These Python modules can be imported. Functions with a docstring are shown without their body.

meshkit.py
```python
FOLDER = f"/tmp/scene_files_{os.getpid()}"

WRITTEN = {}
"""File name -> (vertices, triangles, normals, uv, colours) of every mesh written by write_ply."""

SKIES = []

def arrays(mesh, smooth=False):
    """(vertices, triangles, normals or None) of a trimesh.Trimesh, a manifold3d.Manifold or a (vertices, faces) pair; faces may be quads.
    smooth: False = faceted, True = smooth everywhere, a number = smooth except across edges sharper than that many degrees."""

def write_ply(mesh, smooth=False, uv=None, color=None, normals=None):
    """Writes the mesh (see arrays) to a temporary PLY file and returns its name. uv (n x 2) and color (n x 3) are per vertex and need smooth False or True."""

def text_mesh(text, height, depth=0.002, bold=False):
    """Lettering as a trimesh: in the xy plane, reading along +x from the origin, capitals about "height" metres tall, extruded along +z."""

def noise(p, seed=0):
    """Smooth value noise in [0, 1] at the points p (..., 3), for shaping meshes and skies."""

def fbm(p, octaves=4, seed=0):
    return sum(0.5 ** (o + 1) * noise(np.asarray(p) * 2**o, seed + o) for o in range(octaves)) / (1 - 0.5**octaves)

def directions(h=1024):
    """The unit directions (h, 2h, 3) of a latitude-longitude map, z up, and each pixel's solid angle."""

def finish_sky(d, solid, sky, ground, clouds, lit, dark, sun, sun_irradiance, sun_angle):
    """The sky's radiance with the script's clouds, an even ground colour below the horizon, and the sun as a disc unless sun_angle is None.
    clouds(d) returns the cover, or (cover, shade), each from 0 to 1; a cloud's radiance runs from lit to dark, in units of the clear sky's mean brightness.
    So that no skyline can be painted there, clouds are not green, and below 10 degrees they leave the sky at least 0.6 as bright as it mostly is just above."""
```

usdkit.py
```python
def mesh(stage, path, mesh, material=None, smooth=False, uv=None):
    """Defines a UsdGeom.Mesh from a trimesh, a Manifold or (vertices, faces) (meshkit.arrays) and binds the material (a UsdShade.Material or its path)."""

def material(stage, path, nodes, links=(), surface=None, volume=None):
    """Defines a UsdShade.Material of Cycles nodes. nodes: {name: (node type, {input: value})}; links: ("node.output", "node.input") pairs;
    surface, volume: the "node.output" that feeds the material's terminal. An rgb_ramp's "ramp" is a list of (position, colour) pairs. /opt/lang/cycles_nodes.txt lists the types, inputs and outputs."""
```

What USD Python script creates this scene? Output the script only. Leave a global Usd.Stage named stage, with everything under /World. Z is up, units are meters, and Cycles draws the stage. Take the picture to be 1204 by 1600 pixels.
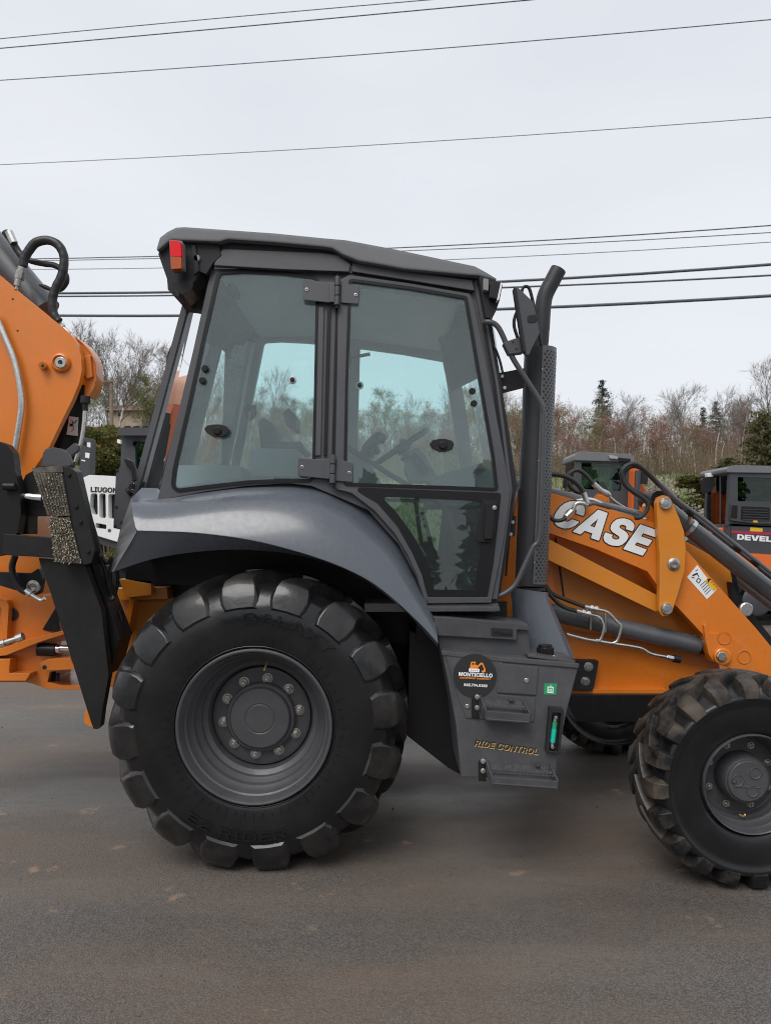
import glob, math, random
import numpy as np
import trimesh
import shapely
from shapely import affinity
from shapely.geometry import Polygon, Point, LineString, box as sbox
from pxr import Gf, Sdf, Usd, UsdGeom, UsdLux, UsdShade
import meshkit, usdkit

stage = Usd.Stage.CreateInMemory()
UsdGeom.SetStageUpAxis(stage, 'Z')
UsdGeom.SetStageMetersPerUnit(stage, 1.0)
UsdGeom.Xform.Define(stage, '/World')
UsdGeom.Scope.Define(stage, '/World/Looks')
L = '/World/Looks/'

# ------------------------------------------------------------------ camera, sky, sun, exposure
EYE, FPX, HORIZON, IMW, IMH = 1.504, 1203.0, 830.0, 1204.0, 1600.0   # eye height, focal length and horizon row measured on the photograph
EXPOSURE = 0.68
cam = UsdGeom.Camera.Define(stage, '/World/camera')
cam.AddTranslateOp().Set(Gf.Vec3d(0, 0, EYE))
cam.AddRotateXYZOp().Set(Gf.Vec3f(90, 0, 0))
AP = 26.0
cam.CreateHorizontalApertureAttr(AP)
cam.CreateVerticalApertureAttr(AP * IMH / IMW)
cam.CreateFocalLengthAttr(AP * FPX / IMW)
cam.CreateVerticalApertureOffsetAttr(AP * (HORIZON - IMH / 2) / IMW)
cam.CreateClippingRangeAttr(Gf.Vec2f(0.05, 5000))
cam.CreateFStopAttr(6.5)
cam.CreateFocusDistanceAttr(3.6)
cam.CreateExposureAttr(EXPOSURE)

SUN_AZ, SUN_EL = math.radians(205), math.radians(52)      # azimuth atan2(x, y): behind the camera, slightly left
dome = UsdLux.DomeLight.Define(stage, '/World/sky')
sky = usdkit.material(stage, L + 'overcast_sky', {
    'tex': ('sky_texture', {'sky_type': 'single_scattering', 'sun_disc': False, 'sun_elevation': SUN_EL, 'sun_rotation': SUN_AZ}),
    'co': ('texture_coordinate', {}),
    'mp': ('mapping', {'scale': (1.0, 1.0, 3.0)}),
    'no': ('noise_texture', {'scale': 1.6, 'detail': 4.0, 'roughness': 0.45}),
    'rp': ('rgb_ramp', {'ramp': [(0.32, (4.70, 4.93, 5.30)), (0.68, (5.32, 5.50, 5.78))]}),
    'mx': ('mix_color', {'fac': 0.965}),
    'bg': ('background_shader', {'strength': 0.1})},
    [('co.generated', 'mp.vector'), ('mp.vector', 'no.vector'), ('no.fac', 'rp.fac'), ('tex.color', 'mx.a'), ('rp.color', 'mx.b'), ('mx.result', 'bg.color')],
    surface='bg.background')
UsdShade.MaterialBindingAPI.Apply(dome.GetPrim()).Bind(sky)
sun = UsdLux.DistantLight.Define(stage, '/World/sun')
sun.CreateNormalizeAttr(True)
sun.CreateIntensityAttr(0.40)
sun.CreateAngleAttr(38.0)
sun.CreateColorAttr(Gf.Vec3f(1.0, 0.97, 0.93))
_d = Gf.Vec3d(math.sin(SUN_AZ) * math.cos(SUN_EL), math.cos(SUN_AZ) * math.cos(SUN_EL), math.sin(SUN_EL))   # towards the sun
sun.AddTransformOp().Set(Gf.Matrix4d().SetRotate(Gf.Rotation(Gf.Vec3d(0, 0, 1), _d)))

# ------------------------------------------------------------------ materials
def bumped(nodes, links, height, strength=0.4, distance=0.01, base=None):
    nodes['bp'] = ('bump', {'strength': strength, 'distance': distance})
    links.append((height, 'bp.height'))
    if base:
        links.append((base, 'bp.normal'))
    links.append(('bp.normal', 'p.normal'))

def paint(name, c, rough=0.4, coat=0.0, var=0.12, scale=3.0, bevel=0.004, spec=0.5, grain=0.0, metallic=0.0, dust=None, dustamt=0.0):
    """painted metal or plastic with cloudy unevenness, faint grime and eased edges"""
    c = np.array(c)
    n = {'g': ('geometry', {}), 'no': ('noise_texture', {'scale': scale, 'detail': 6.0, 'roughness': 0.6}),
         'rp': ('rgb_ramp', {'ramp': [(0.3, tuple(c * (1 - var))), (0.7, tuple(np.minimum(c * (1 + var), 0.9)))]}),
         'n2': ('noise_texture', {'scale': 38.0, 'detail': 5.0, 'roughness': 0.7}),
         'mr': ('map_range', {'from_min': 0.3, 'from_max': 0.7, 'to_min': rough - 0.07, 'to_max': rough + 0.1}),
         'p': ('principled_bsdf', {'roughness': rough, 'coat_weight': coat, 'coat_roughness': 0.12, 'specular_ior_level': spec, 'metallic': metallic})}
    l = [('g.position', 'no.vector'), ('g.position', 'n2.vector'), ('no.fac', 'rp.fac'), ('n2.fac', 'mr.value'), ('mr.result', 'p.roughness')]
    col = 'rp.color'
    if dust is not None:
        n['dn'] = ('noise_texture', {'scale': 9.0, 'detail': 8.0, 'roughness': 0.75})
        n['dr'] = ('map_range', {'from_min': 0.45, 'from_max': 0.75, 'to_min': 0.0, 'to_max': dustamt, 'clamp': True})
        n['dm'] = ('mix_color', {'b': tuple(dust)})
        l += [('g.position', 'dn.vector'), ('dn.fac', 'dr.value'), ('dr.result', 'dm.fac'), (col, 'dm.a')]
        col = 'dm.result'
    l.append((col, 'p.base_color'))
    if bevel:
        n['bv'] = ('bevel', {'samples': 4, 'radius': bevel})
    if grain:
        n['n3'] = ('noise_texture', {'scale': 420.0, 'detail': 2.0})
        l.append(('g.position', 'n3.vector'))
        bumped(n, l, 'n3.fac', grain, 0.002, 'bv.bevel' if bevel else None)
    elif bevel:
        l.append(('bv.bevel', 'p.normal'))
    return usdkit.material(stage, L + name, n, l, surface='p.BSDF')

def plain(name, c, rough=0.5, metallic=0.0, emit=0.0, spec=0.5, coat=0.0):
    d = {'base_color': tuple(c), 'roughness': rough, 'metallic': metallic, 'specular_ior_level': spec, 'coat_weight': coat}
    if emit:
        d |= {'emission_color': tuple(c), 'emission_strength': emit}
    return usdkit.material(stage, L + name, {'p': ('principled_bsdf', d)}, [], surface='p.BSDF')

def glass(name, tint, ior=1.5, rough=0.0, haze=0.0):
    n = {'t': ('transparent_bsdf', {'color': tuple(tint)}), 'g': ('glossy_bsdf', {'color': (1, 1, 1), 'roughness': rough}), 'f': ('fresnel', {'IOR': ior}), 'm': ('mix_closure', {})}
    l = [('f.fac', 'm.fac'), ('t.BSDF', 'm.closure1'), ('g.BSDF', 'm.closure2')]
    out = 'm.closure'
    if haze:   # the film of dust and dried rain on the pane
        n |= {'ge': ('geometry', {}), 'no': ('noise_texture', {'scale': 5.0, 'detail': 8.0, 'roughness': 0.7}), 'mr': ('map_range', {'from_min': 0.3, 'from_max': 0.75, 'to_min': haze * 0.6, 'to_max': haze * 1.3}),
              'd': ('diffuse_bsdf', {'color': (0.62, 0.66, 0.66)}), 'm2': ('mix_closure', {})}
        l += [('ge.position', 'no.vector'), ('no.fac', 'mr.value'), ('mr.result', 'm2.fac'), ('m.closure', 'm2.closure1'), ('d.BSDF', 'm2.closure2')]
        out = 'm2.closure'
    return usdkit.material(stage, L + name, n, l, surface=out)

M = {}
M['orange'] = paint('orange_paint', (0.62, 0.165, 0.010), 0.34, 0.40, 0.06, 2.0, 0.005, grain=0.03, dust=(0.42, 0.22, 0.10), dustamt=0.20)
M['amber'] = paint('amber_orange_paint', (0.60, 0.20, 0.012), 0.38, 0.3, 0.07, 2.0, 0.005, grain=0.03, dust=(0.42, 0.26, 0.12), dustamt=0.28)
M['orange_far'] = paint('far_orange_paint', (0.66, 0.13, 0.02), 0.4, 0.3, 0.06, 2.0, 0)
M['fender'] = paint('fender_grey_paint', (0.072, 0.081, 0.098), 0.27, 0.35, 0.05, 1.5, 0.006)
M['grey'] = paint('cab_grey_paint', (0.050, 0.051, 0.058), 0.45, 0.15, 0.10, 4.0, 0.005, grain=0.04)
M['roofgrey'] = paint('roof_grey_plastic', (0.14, 0.143, 0.15), 0.55, 0.0, 0.07, 3.0, 0.018, grain=0.10)
M['tank'] = paint('tank_grey_paint', (0.047, 0.048, 0.054), 0.45, 0.1, 0.12, 3.0, 0.006, grain=0.06, dust=(0.16, 0.15, 0.14), dustamt=0.25)
M['dark'] = paint('dark_plastic', (0.015, 0.015, 0.018), 0.5, 0.0, 0.15, 6.0, 0.004, spec=0.3, grain=0.08)
M['exhaust'] = paint('exhaust_grey_paint', (0.026, 0.027, 0.031), 0.48, 0.0, 0.12, 6.0, 0.003, spec=0.35)
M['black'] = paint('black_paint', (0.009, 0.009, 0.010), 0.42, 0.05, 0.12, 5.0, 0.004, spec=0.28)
M['stab'] = paint('black_leg_paint', (0.012, 0.012, 0.013), 0.42, 0.05, 0.15, 5.0, 0.006, spec=0.3, dust=(0.05, 0.045, 0.04), dustamt=0.2)
M['hub'] = paint('hub_grey_paint', (0.052, 0.052, 0.058), 0.45, 0.1, 0.12, 8.0, 0.004, dust=(0.12, 0.10, 0.085), dustamt=0.25)
M['cylgrey'] = paint('cylinder_grey_paint', (0.075, 0.077, 0.085), 0.35, 0.3, 0.1, 6.0, 0)
M['seal'] = plain('rubber_seal', (0.006, 0.006, 0.007), 0.35, spec=0.3)
M['hose'] = paint('hose_rubber', (0.013, 0.013, 0.014), 0.45, 0.0, 0.2, 30.0, 0)
M['zinc'] = paint('zinc_plate', (0.55, 0.55, 0.53), 0.32, 0, 0.15, 60.0, 0.002, metallic=1.0)
M['nut'] = paint('wheel_nut_steel', (0.42, 0.41, 0.38), 0.36, 0, 0.3, 60.0, 0.002, metallic=1.0)
M['stepsteel'] = paint('worn_step_steel', (0.085, 0.085, 0.09), 0.4, 0, 0.3, 40.0, 0)
M['chrome'] = plain('chrome', (0.75, 0.76, 0.78), 0.12, 1.0)
M['white'] = plain('white_print', (0.74, 0.75, 0.76), 0.45)
M['gold'] = plain('gold_print', (0.55, 0.36, 0.13), 0.4)
M['ink'] = plain('black_print', (0.012, 0.012, 0.012), 0.45)
M['printorange'] = plain('orange_print', (0.75, 0.22, 0.02), 0.45)
M['green'] = plain('green_print', (0.01, 0.26, 0.10), 0.45)
M['teal'] = plain('green_gauge_fluid', (0.01, 0.42, 0.33), 0.2, coat=0.5)
M['yellow'] = plain('yellow_print', (0.72, 0.42, 0.02), 0.45)
M['red'] = plain('red_print', (0.35, 0.02, 0.05), 0.45)
M['redlens'] = plain('red_lamp_lens', (0.60, 0.006, 0.010), 0.3, emit=0.10, spec=0.3)
M['amberlens'] = plain('amber_lamp_lens', (0.40, 0.07, 0.006), 0.2, coat=0.2)
M['whiteplastic'] = paint('white_paint', (0.74, 0.75, 0.74), 0.35, 0.2, 0.04, 3.0, 0.01)
M['charcoal'] = paint('far_charcoal_paint', (0.045, 0.047, 0.054), 0.45, 0.1, 0.1, 2.0, 0.0)
M['glass'] = glass('cab_glass', (0.80, 0.935, 0.93), 1.62, haze=0.03)
M['glasslow'] = glass('dark_door_glass', (0.56, 0.68, 0.65), 1.5, haze=0.018)
M['glassfar'] = glass('far_cab_glass', (0.91, 0.975, 0.975), 1.5, haze=0.02)
M['glassgreen'] = glass('green_tinted_glass', (0.30, 0.48, 0.42), 1.5)
M['mirror'] = plain('mirror_silver', (0.75, 0.78, 0.78), 0.03, 1.0)
M['liner'] = paint('headliner_fabric', (0.55, 0.56, 0.55), 0.9, 0, 0.08, 3.0, 0)
M['trim'] = paint('cab_trim_plastic', (0.20, 0.205, 0.21), 0.6, 0, 0.08, 5.0, 0.004)
M['seat'] = paint('seat_vinyl', (0.035, 0.036, 0.04), 0.5, 0, 0.15, 8.0, 0.01)
M['film'] = glass('clear_seat_film', (0.9, 0.92, 0.92), 1.7, 0.1, haze=0.25)

def rubber(name, dirt, amount, rough=0.32, coat=0.0):
    n = {'g': ('geometry', {}), 'no': ('noise_texture', {'scale': 7.0, 'detail': 7.0, 'roughness': 0.65}), 'n2': ('noise_texture', {'scale': 140.0, 'detail': 3.0}),
         'n4': ('noise_texture', {'scale': 2.2, 'detail': 4.0, 'roughness': 0.55}),
         'mr': ('map_range', {'from_min': 0.42, 'from_max': 0.66, 'to_min': 0.0, 'to_max': amount, 'clamp': True}),
         'm': ('mix_color', {'a': (0.0062, 0.0064, 0.0072), 'b': tuple(dirt)}),
         'rr': ('map_range', {'from_min': 0.40, 'from_max': 0.60, 'to_min': rough - 0.08, 'to_max': rough + 0.22, 'clamp': True}),
         'p': ('principled_bsdf', {'roughness': rough, 'specular_ior_level': 0.36, 'coat_weight': coat, 'coat_roughness': 0.10})}
    l = [('g.position', 'no.vector'), ('g.position', 'n2.vector'), ('g.position', 'n4.vector'), ('no.fac', 'mr.value'), ('mr.result', 'm.fac'), ('m.result', 'p.base_color'), ('n4.fac', 'rr.value'), ('rr.result', 'p.roughness')]
    n['nw'] = ('noise_texture', {'scale': 11.0, 'detail': 3.0})
    l += [('g.position', 'nw.vector')]
    n['bw'] = ('bump', {'strength': 0.25, 'distance': 0.012}); l.append(('nw.fac', 'bw.height'))
    bumped(n, l, 'n2.fac', 0.15, 0.002, 'bw.normal')
    return usdkit.material(stage, L + name, n, l, surface='p.BSDF')
M['tyre'] = rubber('tyre_rubber', (0.045, 0.044, 0.044), 0.10, 0.18, 0.10)
M['lug'] = rubber('muddy_tread_rubber', (0.092, 0.073, 0.056), 0.85, 0.42)
M['lugdark'] = rubber('clean_tread_rubber', (0.07, 0.057, 0.046), 0.28, 0.22, 0.35)
M['lamin'] = paint('rubber_cord_block', (0.055, 0.05, 0.043), 0.8, 0, 0.45, 60.0, 0.002, dust=(0.30, 0.26, 0.19), dustamt=0.6)
M['cord'] = plain('cut_cord_ends', (0.40, 0.35, 0.25), 0.85)

# asphalt: fine aggregate, brown tracked-in dirt, damp smears, clay spots
M['asphalt'] = usdkit.material(stage, L + 'asphalt', {
    'g': ('geometry', {}),
    'sp': ('voronoi_texture', {'scale': 165.0, 'randomness': 1.0}), 'spr': ('rgb_ramp', {'ramp': [(0.0, (0.15, 0.145, 0.14)), (0.35, (0.10, 0.097, 0.094)), (0.75, (0.045, 0.044, 0.043))]}),
    'sv': ('separate_color', {}),
    'gr': ('map_range', {'from_min': 0.0, 'from_max': 1.0, 'to_min': 0.62, 'to_max': 1.38}),
    'gm': ('mix_color', {'blend_type': 'multiply', 'fac': 1.0}), 'gc': ('combine_color', {}),
    'mpd': ('mapping', {'scale': (0.45, 1.0, 1.0)}),
    'd1': ('noise_texture', {'scale': 0.75, 'detail': 6.0, 'roughness': 0.6}), 'd1r': ('map_range', {'from_min': 0.36, 'from_max': 0.62, 'to_min': 0.10, 'to_max': 0.64, 'clamp': True}),
    'dm': ('mix_color', {'b': (0.135, 0.094, 0.066)}),
    'mps': ('mapping', {'rotation': (0, 0, 0.5), 'scale': (0.35, 2.2, 1.0)}),
    'd3': ('noise_texture', {'scale': 1.6, 'detail': 6.0, 'roughness': 0.65}), 'd3r': ('map_range', {'from_min': 0.50, 'from_max': 0.78, 'to_min': 0.0, 'to_max': 0.32, 'clamp': True}),
    'dm3': ('mix_color', {'b': (0.19, 0.155, 0.125)}),
    'd2': ('noise_texture', {'scale': 4.2, 'detail': 5.0, 'roughness': 0.6}), 'd2r': ('map_range', {'from_min': 0.645, 'from_max': 0.71, 'to_min': 0.0, 'to_max': 0.85, 'clamp': True}),
    'dm2': ('mix_color', {'b': (0.27, 0.18, 0.12)}),
    'w': ('noise_texture', {'scale': 0.9, 'detail': 4.0, 'roughness': 0.55}), 'wr': ('map_range', {'from_min': 0.44, 'from_max': 0.60, 'to_min': 0.72, 'to_max': 0.30, 'clamp': True}),
    'bn': ('noise_texture', {'scale': 120.0, 'detail': 3.0, 'roughness': 0.7}), 'ba': ('math', {'math_type': 'subtract'}),
    'bp': ('bump', {'strength': 0.55, 'distance': 0.004}),
    'p': ('principled_bsdf', {'specular_ior_level': 0.5})},
    [('g.position', 'sp.vector'), ('g.position', 'mpd.vector'), ('mpd.vector', 'd1.vector'), ('g.position', 'd2.vector'), ('g.position', 'mps.vector'), ('mps.vector', 'd3.vector'), ('mpd.vector', 'w.vector'), ('g.position', 'bn.vector'),
     ('sp.distance', 'spr.fac'), ('sp.color', 'sv.color'), ('sv.r', 'gr.value'), ('gr.result', 'gc.r'), ('gr.result', 'gc.g'), ('gr.result', 'gc.b'), ('spr.color', 'gm.a'), ('gc.color', 'gm.b'),
     ('d1.fac', 'd1r.value'), ('d1r.result', 'dm.fac'), ('gm.result', 'dm.a'),
     ('d3.fac', 'd3r.value'), ('d3r.result', 'dm3.fac'), ('dm.result', 'dm3.a'),
     ('d2.fac', 'd2r.value'), ('d2r.result', 'dm2.fac'), ('dm3.result', 'dm2.a'), ('dm2.result', 'p.base_color'),
     ('w.fac', 'wr.value'), ('wr.result', 'p.roughness'),
     ('bn.fac', 'ba.value1'), ('sp.distance', 'ba.value2'), ('ba.value', 'bp.height'), ('bp.normal', 'p.normal')], surface='p.BSDF')
M['meadow'] = usdkit.material(stage, L + 'meadow_grass', {
    'g': ('geometry', {}), 'n1': ('noise_texture', {'scale': 0.35, 'detail': 8.0, 'roughness': 0.7}), 'r': ('rgb_ramp', {'ramp': [(0.3, (0.10, 0.13, 0.045)), (0.5, (0.16, 0.17, 0.075)), (0.72, (0.24, 0.20, 0.13))]}),
    'n2': ('noise_texture', {'scale': 9.0, 'detail': 5.0, 'roughness': 0.8}), 'bp': ('bump', {'strength': 0.8, 'distance': 0.15}), 'p': ('principled_bsdf', {'roughness': 0.9})},
    [('g.position', 'n1.vector'), ('g.position', 'n2.vector'), ('n1.fac', 'r.fac'), ('r.color', 'p.base_color'), ('n2.fac', 'bp.height'), ('bp.normal', 'p.normal')], surface='p.BSDF')

def bark(name, c):
    c = np.array(c)
    return usdkit.material(stage, L + name, {'g': ('geometry', {}), 'n': ('noise_texture', {'scale': 2.5, 'detail': 6.0}), 'r': ('rgb_ramp', {'ramp': [(0.3, tuple(c * 0.65)), (0.7, tuple(c * 1.35))]}), 'p': ('principled_bsdf', {'roughness': 0.9})},
                           [('g.position', 'n.vector'), ('n.fac', 'r.fac'), ('r.color', 'p.base_color')], surface='p.BSDF')

def leafmat(name, c, var=0.5, trans=0.35):
    c = np.array(c)
    return usdkit.material(stage, L + name, {'g': ('geometry', {}), 'n': ('noise_texture', {'scale': 0.9, 'detail': 5.0, 'roughness': 0.7}),
        'r': ('rgb_ramp', {'ramp': [(0.3, tuple(c * (1 - var))), (0.7, tuple(c * (1 + var)))]}),
        'ir': ('map_range', {'to_min': 0.65, 'to_max': 1.35}), 'cc': ('combine_color', {}), 'mu': ('mix_color', {'blend_type': 'multiply', 'fac': 1.0}),
        'd': ('diffuse_bsdf', {}), 't': ('translucent_bsdf', {}), 'm': ('mix_closure', {'fac': trans})},
        [('g.position', 'n.vector'), ('n.fac', 'r.fac'), ('g.random_per_island', 'ir.value'), ('ir.result', 'cc.r'), ('ir.result', 'cc.g'), ('ir.result', 'cc.b'), ('r.color', 'mu.a'), ('cc.color', 'mu.b'),
         ('mu.result', 'd.color'), ('mu.result', 't.color'), ('d.BSDF', 'm.closure1'), ('t.BSDF', 'm.closure2')], surface='m.closure')
M['bark_grey'] = bark('grey_bark', (0.27, 0.235, 0.205))
M['bark_pale'] = bark('pale_bark', (0.46, 0.42, 0.38))
M['bark_brown'] = bark('brown_bark', (0.19, 0.14, 0.105))
M['twig_grey'] = leafmat('grey_twigs', (0.30, 0.255, 0.225), 0.25, 0.1)
M['twig_red'] = leafmat('red_budded_twigs', (0.40, 0.235, 0.19), 0.3, 0.25)
M['twig_tan'] = leafmat('tan_budded_twigs', (0.42, 0.30, 0.21), 0.3, 0.25)
M['twig_green'] = leafmat('green_budded_twigs', (0.30, 0.32, 0.12), 0.3, 0.3)
M['pine'] = leafmat('pine_needles', (0.05, 0.08, 0.05), 0.4, 0.2)
M['cedar'] = leafmat('cedar_needles', (0.125, 0.125, 0.055), 0.45, 0.2)
M['bushgreen'] = leafmat('bush_leaves', (0.16, 0.19, 0.06), 0.45, 0.35)
M['bushrust'] = leafmat('rusty_bush_leaves', (0.27, 0.18, 0.08), 0.45, 0.3)
M['blossom'] = leafmat('cream_blossom', (0.60, 0.54, 0.45), 0.15, 0.3)
M['drygrass'] = leafmat('dry_stalks', (0.33, 0.26, 0.18), 0.35, 0.3)

# ------------------------------------------------------------------ helpers
class Pl:
    """a plane y = a + b (z - 1.5); turns measured picture points into points of that plane"""
    def __init__(s, a, b=0.0): s.a, s.b = a, b
    def y(s, z): return s.a + s.b * (np.asarray(z) - 1.5)
    def xz(s, p):
        p = np.asarray(p, float)
        Y = (s.a + s.b * (EYE - 1.5)) / (1 + s.b * (p[..., 1] - HORIZON) / FPX)
        return np.stack([(p[..., 0] - IMW / 2) / FPX * Y, EYE - (p[..., 1] - HORIZON) / FPX * Y], -1)
    def pt(s, p):
        q = s.xz(p)
        return np.stack([q[..., 0], s.y(q[..., 1]), q[..., 1]], -1)

def P(px, py, Y): return np.array([(px - IMW / 2) / FPX * Y, Y, EYE - (py - HORIZON) / FPX * Y])
def PS(pts, Y): return [P(a, b, Y) for a, b in pts]
def plane(Y): return Y if isinstance(Y, Pl) else Pl(Y)

def poly(pts, Y, r=0.0, holes=()):
    pl = plane(Y)
    g = Polygon(pl.xz(np.array(pts, float)))
    if not g.is_valid: g = g.buffer(0)
    if r: g = g.buffer(-r, join_style=1).buffer(2 * r, join_style=1).buffer(-r, join_style=1)
    for h in holes: g = g.difference(h)
    return g

def orient(m):
    if m.volume < 0: m.invert()
    return m

def ext(g, Y, t0, t1):
    """a flat shape given in (x, z), made solid from t0 to t1 behind its plane"""
    pl = plane(Y)
    out = []
    for q in getattr(g, 'geoms', [g]):
        if q.is_empty or q.area < 1e-8: continue
        q = q.simplify(0.0003)
        m = trimesh.creation.extrude_polygon(q, t1 - t0, engine='earcut')
        v = np.array(m.vertices)
        out.append(trimesh.Trimesh(np.stack([v[:, 0], pl.y(v[:, 1]) + t0 + v[:, 2], v[:, 1]], 1), m.faces[:, ::-1], process=False))
    return cat(out)

def prism(pts, Y, th, r=0.0, holes=()):
    return ext(poly(pts, Y, r, holes), Y, 0, th)

def cat(ms):
    ms = [m for m in ms if m is not None]
    return trimesh.Trimesh(np.vstack([m.vertices for m in ms]), np.vstack([np.asarray(m.faces) + k for m, k in zip(ms, np.cumsum([0] + [len(m.vertices) for m in ms[:-1]]))]), process=False)

def spline(pts, n=8):
    p = np.array(pts, float)
    if len(p) < 3: return p
    q = np.vstack([2 * p[0] - p[1], p, 2 * p[-1] - p[-2]])
    out = []
    for i in range(1, len(q) - 2):
        for t in np.linspace(0, 1, n, endpoint=False):
            a, b, c, d = q[i - 1:i + 3]
            out.append(0.5 * (2 * b + (c - a) * t + (2 * a - 5 * b + 4 * c - d) * t * t + (3 * b - a - 3 * c + d) * t ** 3))
    out.append(p[-1])
    return np.array(out)

def tube(pts, r, n=10, k=8, smooth=True):
    p = spline(pts, k) if smooth else np.array(pts, float)
    r = np.broadcast_to(np.asarray(r, float), (len(p),)) if np.ndim(r) == 0 else np.interp(np.linspace(0, 1, len(p)), np.linspace(0, 1, len(r)), r)
    t = np.gradient(p, axis=0); t /= np.linalg.norm(t, axis=1, keepdims=True) + 1e-12
    a = np.cross(t[0], [0, 0, 1.0] if abs(t[0][2]) < 0.9 else [1.0, 0, 0]); a /= np.linalg.norm(a)
    ang = np.arange(n) * 2 * np.pi / n
    rows = []
    for i in range(len(p)):
        a = a - t[i] * (a @ t[i]); a /= np.linalg.norm(a) + 1e-12
        b = np.cross(t[i], a)
        rows.append(p[i] + r[i] * (np.cos(ang)[:, None] * a + np.sin(ang)[:, None] * b))
    v = np.vstack(rows + [p[:1], p[-1:]])
    f = []
    for i in range(len(p) - 1):
        for j in range(n):
            q = [i * n + j, i * n + (j + 1) % n, (i + 1) * n + (j + 1) % n, (i + 1) * n + j]
            f += [[q[0], q[1], q[2]], [q[0], q[2], q[3]]]
    c0, c1, e = len(p) * n, len(p) * n + 1, (len(p) - 1) * n
    for j in range(n):
        f += [[c0, (j + 1) % n, j], [c1, e + j, e + (j + 1) % n]]
    return orient(trimesh.Trimesh(v, f, process=False))

def bar(p0, p1, r, n=20): return tube([p0, p1], r, n, smooth=False)

def grid(rows, closed=False):
    """rows of points, joined into a sheet"""
    g = np.array(rows, float); n, m = g.shape[:2]
    f = []
    for i in range(n - 1):
        for j in range(m if closed else m - 1):
            q = [i * m + j, i * m + (j + 1) % m, (i + 1) * m + (j + 1) % m, (i + 1) * m + j]
            f += [[q[0], q[1], q[2]], [q[0], q[2], q[3]]]
    return trimesh.Trimesh(g.reshape(-1, 3), f, process=False)

def resample(pts, n):
    p = spline(pts, 12) if len(pts) > 2 else np.array(pts, float)
    s = np.r_[0, np.cumsum(np.linalg.norm(np.diff(p, axis=0), axis=1))]
    t = np.linspace(0, s[-1], n)
    return np.stack([np.interp(t, s, p[:, k]) for k in range(p.shape[1])], 1)

def revolve(profile, c, n=64, squash=1.0):
    """profile of (radius, y offset) turned about the line through c along y"""
    a = np.arange(n) * 2 * np.pi / n
    rows = [np.stack([c[0] + r * np.cos(a), np.full(n, c[1] + y), c[2] + r * np.sin(a)], 1) for r, y in profile]
    return grid(rows, True)

def boxm(x0, x1, y0, y1, z0, z1):
    m = trimesh.creation.box([x1 - x0, y1 - y0, z1 - z0]); m.apply_translation([(x0 + x1) / 2, (y0 + y1) / 2, (z0 + z1) / 2]); return m

def bolt(c, r=0.012, washer=True, h=None, stud=False):
    """hexagon head with washer, facing the viewer's side (-y)"""
    h = h or r * 0.8
    ms = []
    if washer: ms.append(revolve([(0, 0), (r * 1.45, 0), (r * 1.45, -0.003), (r, -0.003)][::-1], c, 20))
    ms.append(revolve([(r * 1.12, 0), (r * 1.12, -h * 0.85), (r * 0.98, -h), (0, -h)], c, 6))
    if stud: ms.append(revolve([(r * 0.52, -h), (r * 0.52, -h * 1.9), (r * 0.42, -h * 2.05), (0, -h * 2.05)], c, 12))
    return cat(ms)

def disc(c, r, h=0.006, n=24, dome=0.3):
    return revolve([(r, 0), (r, -h * (1 - dome)), (r * 0.85, -h), (0, -h)], c, n)

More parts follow.
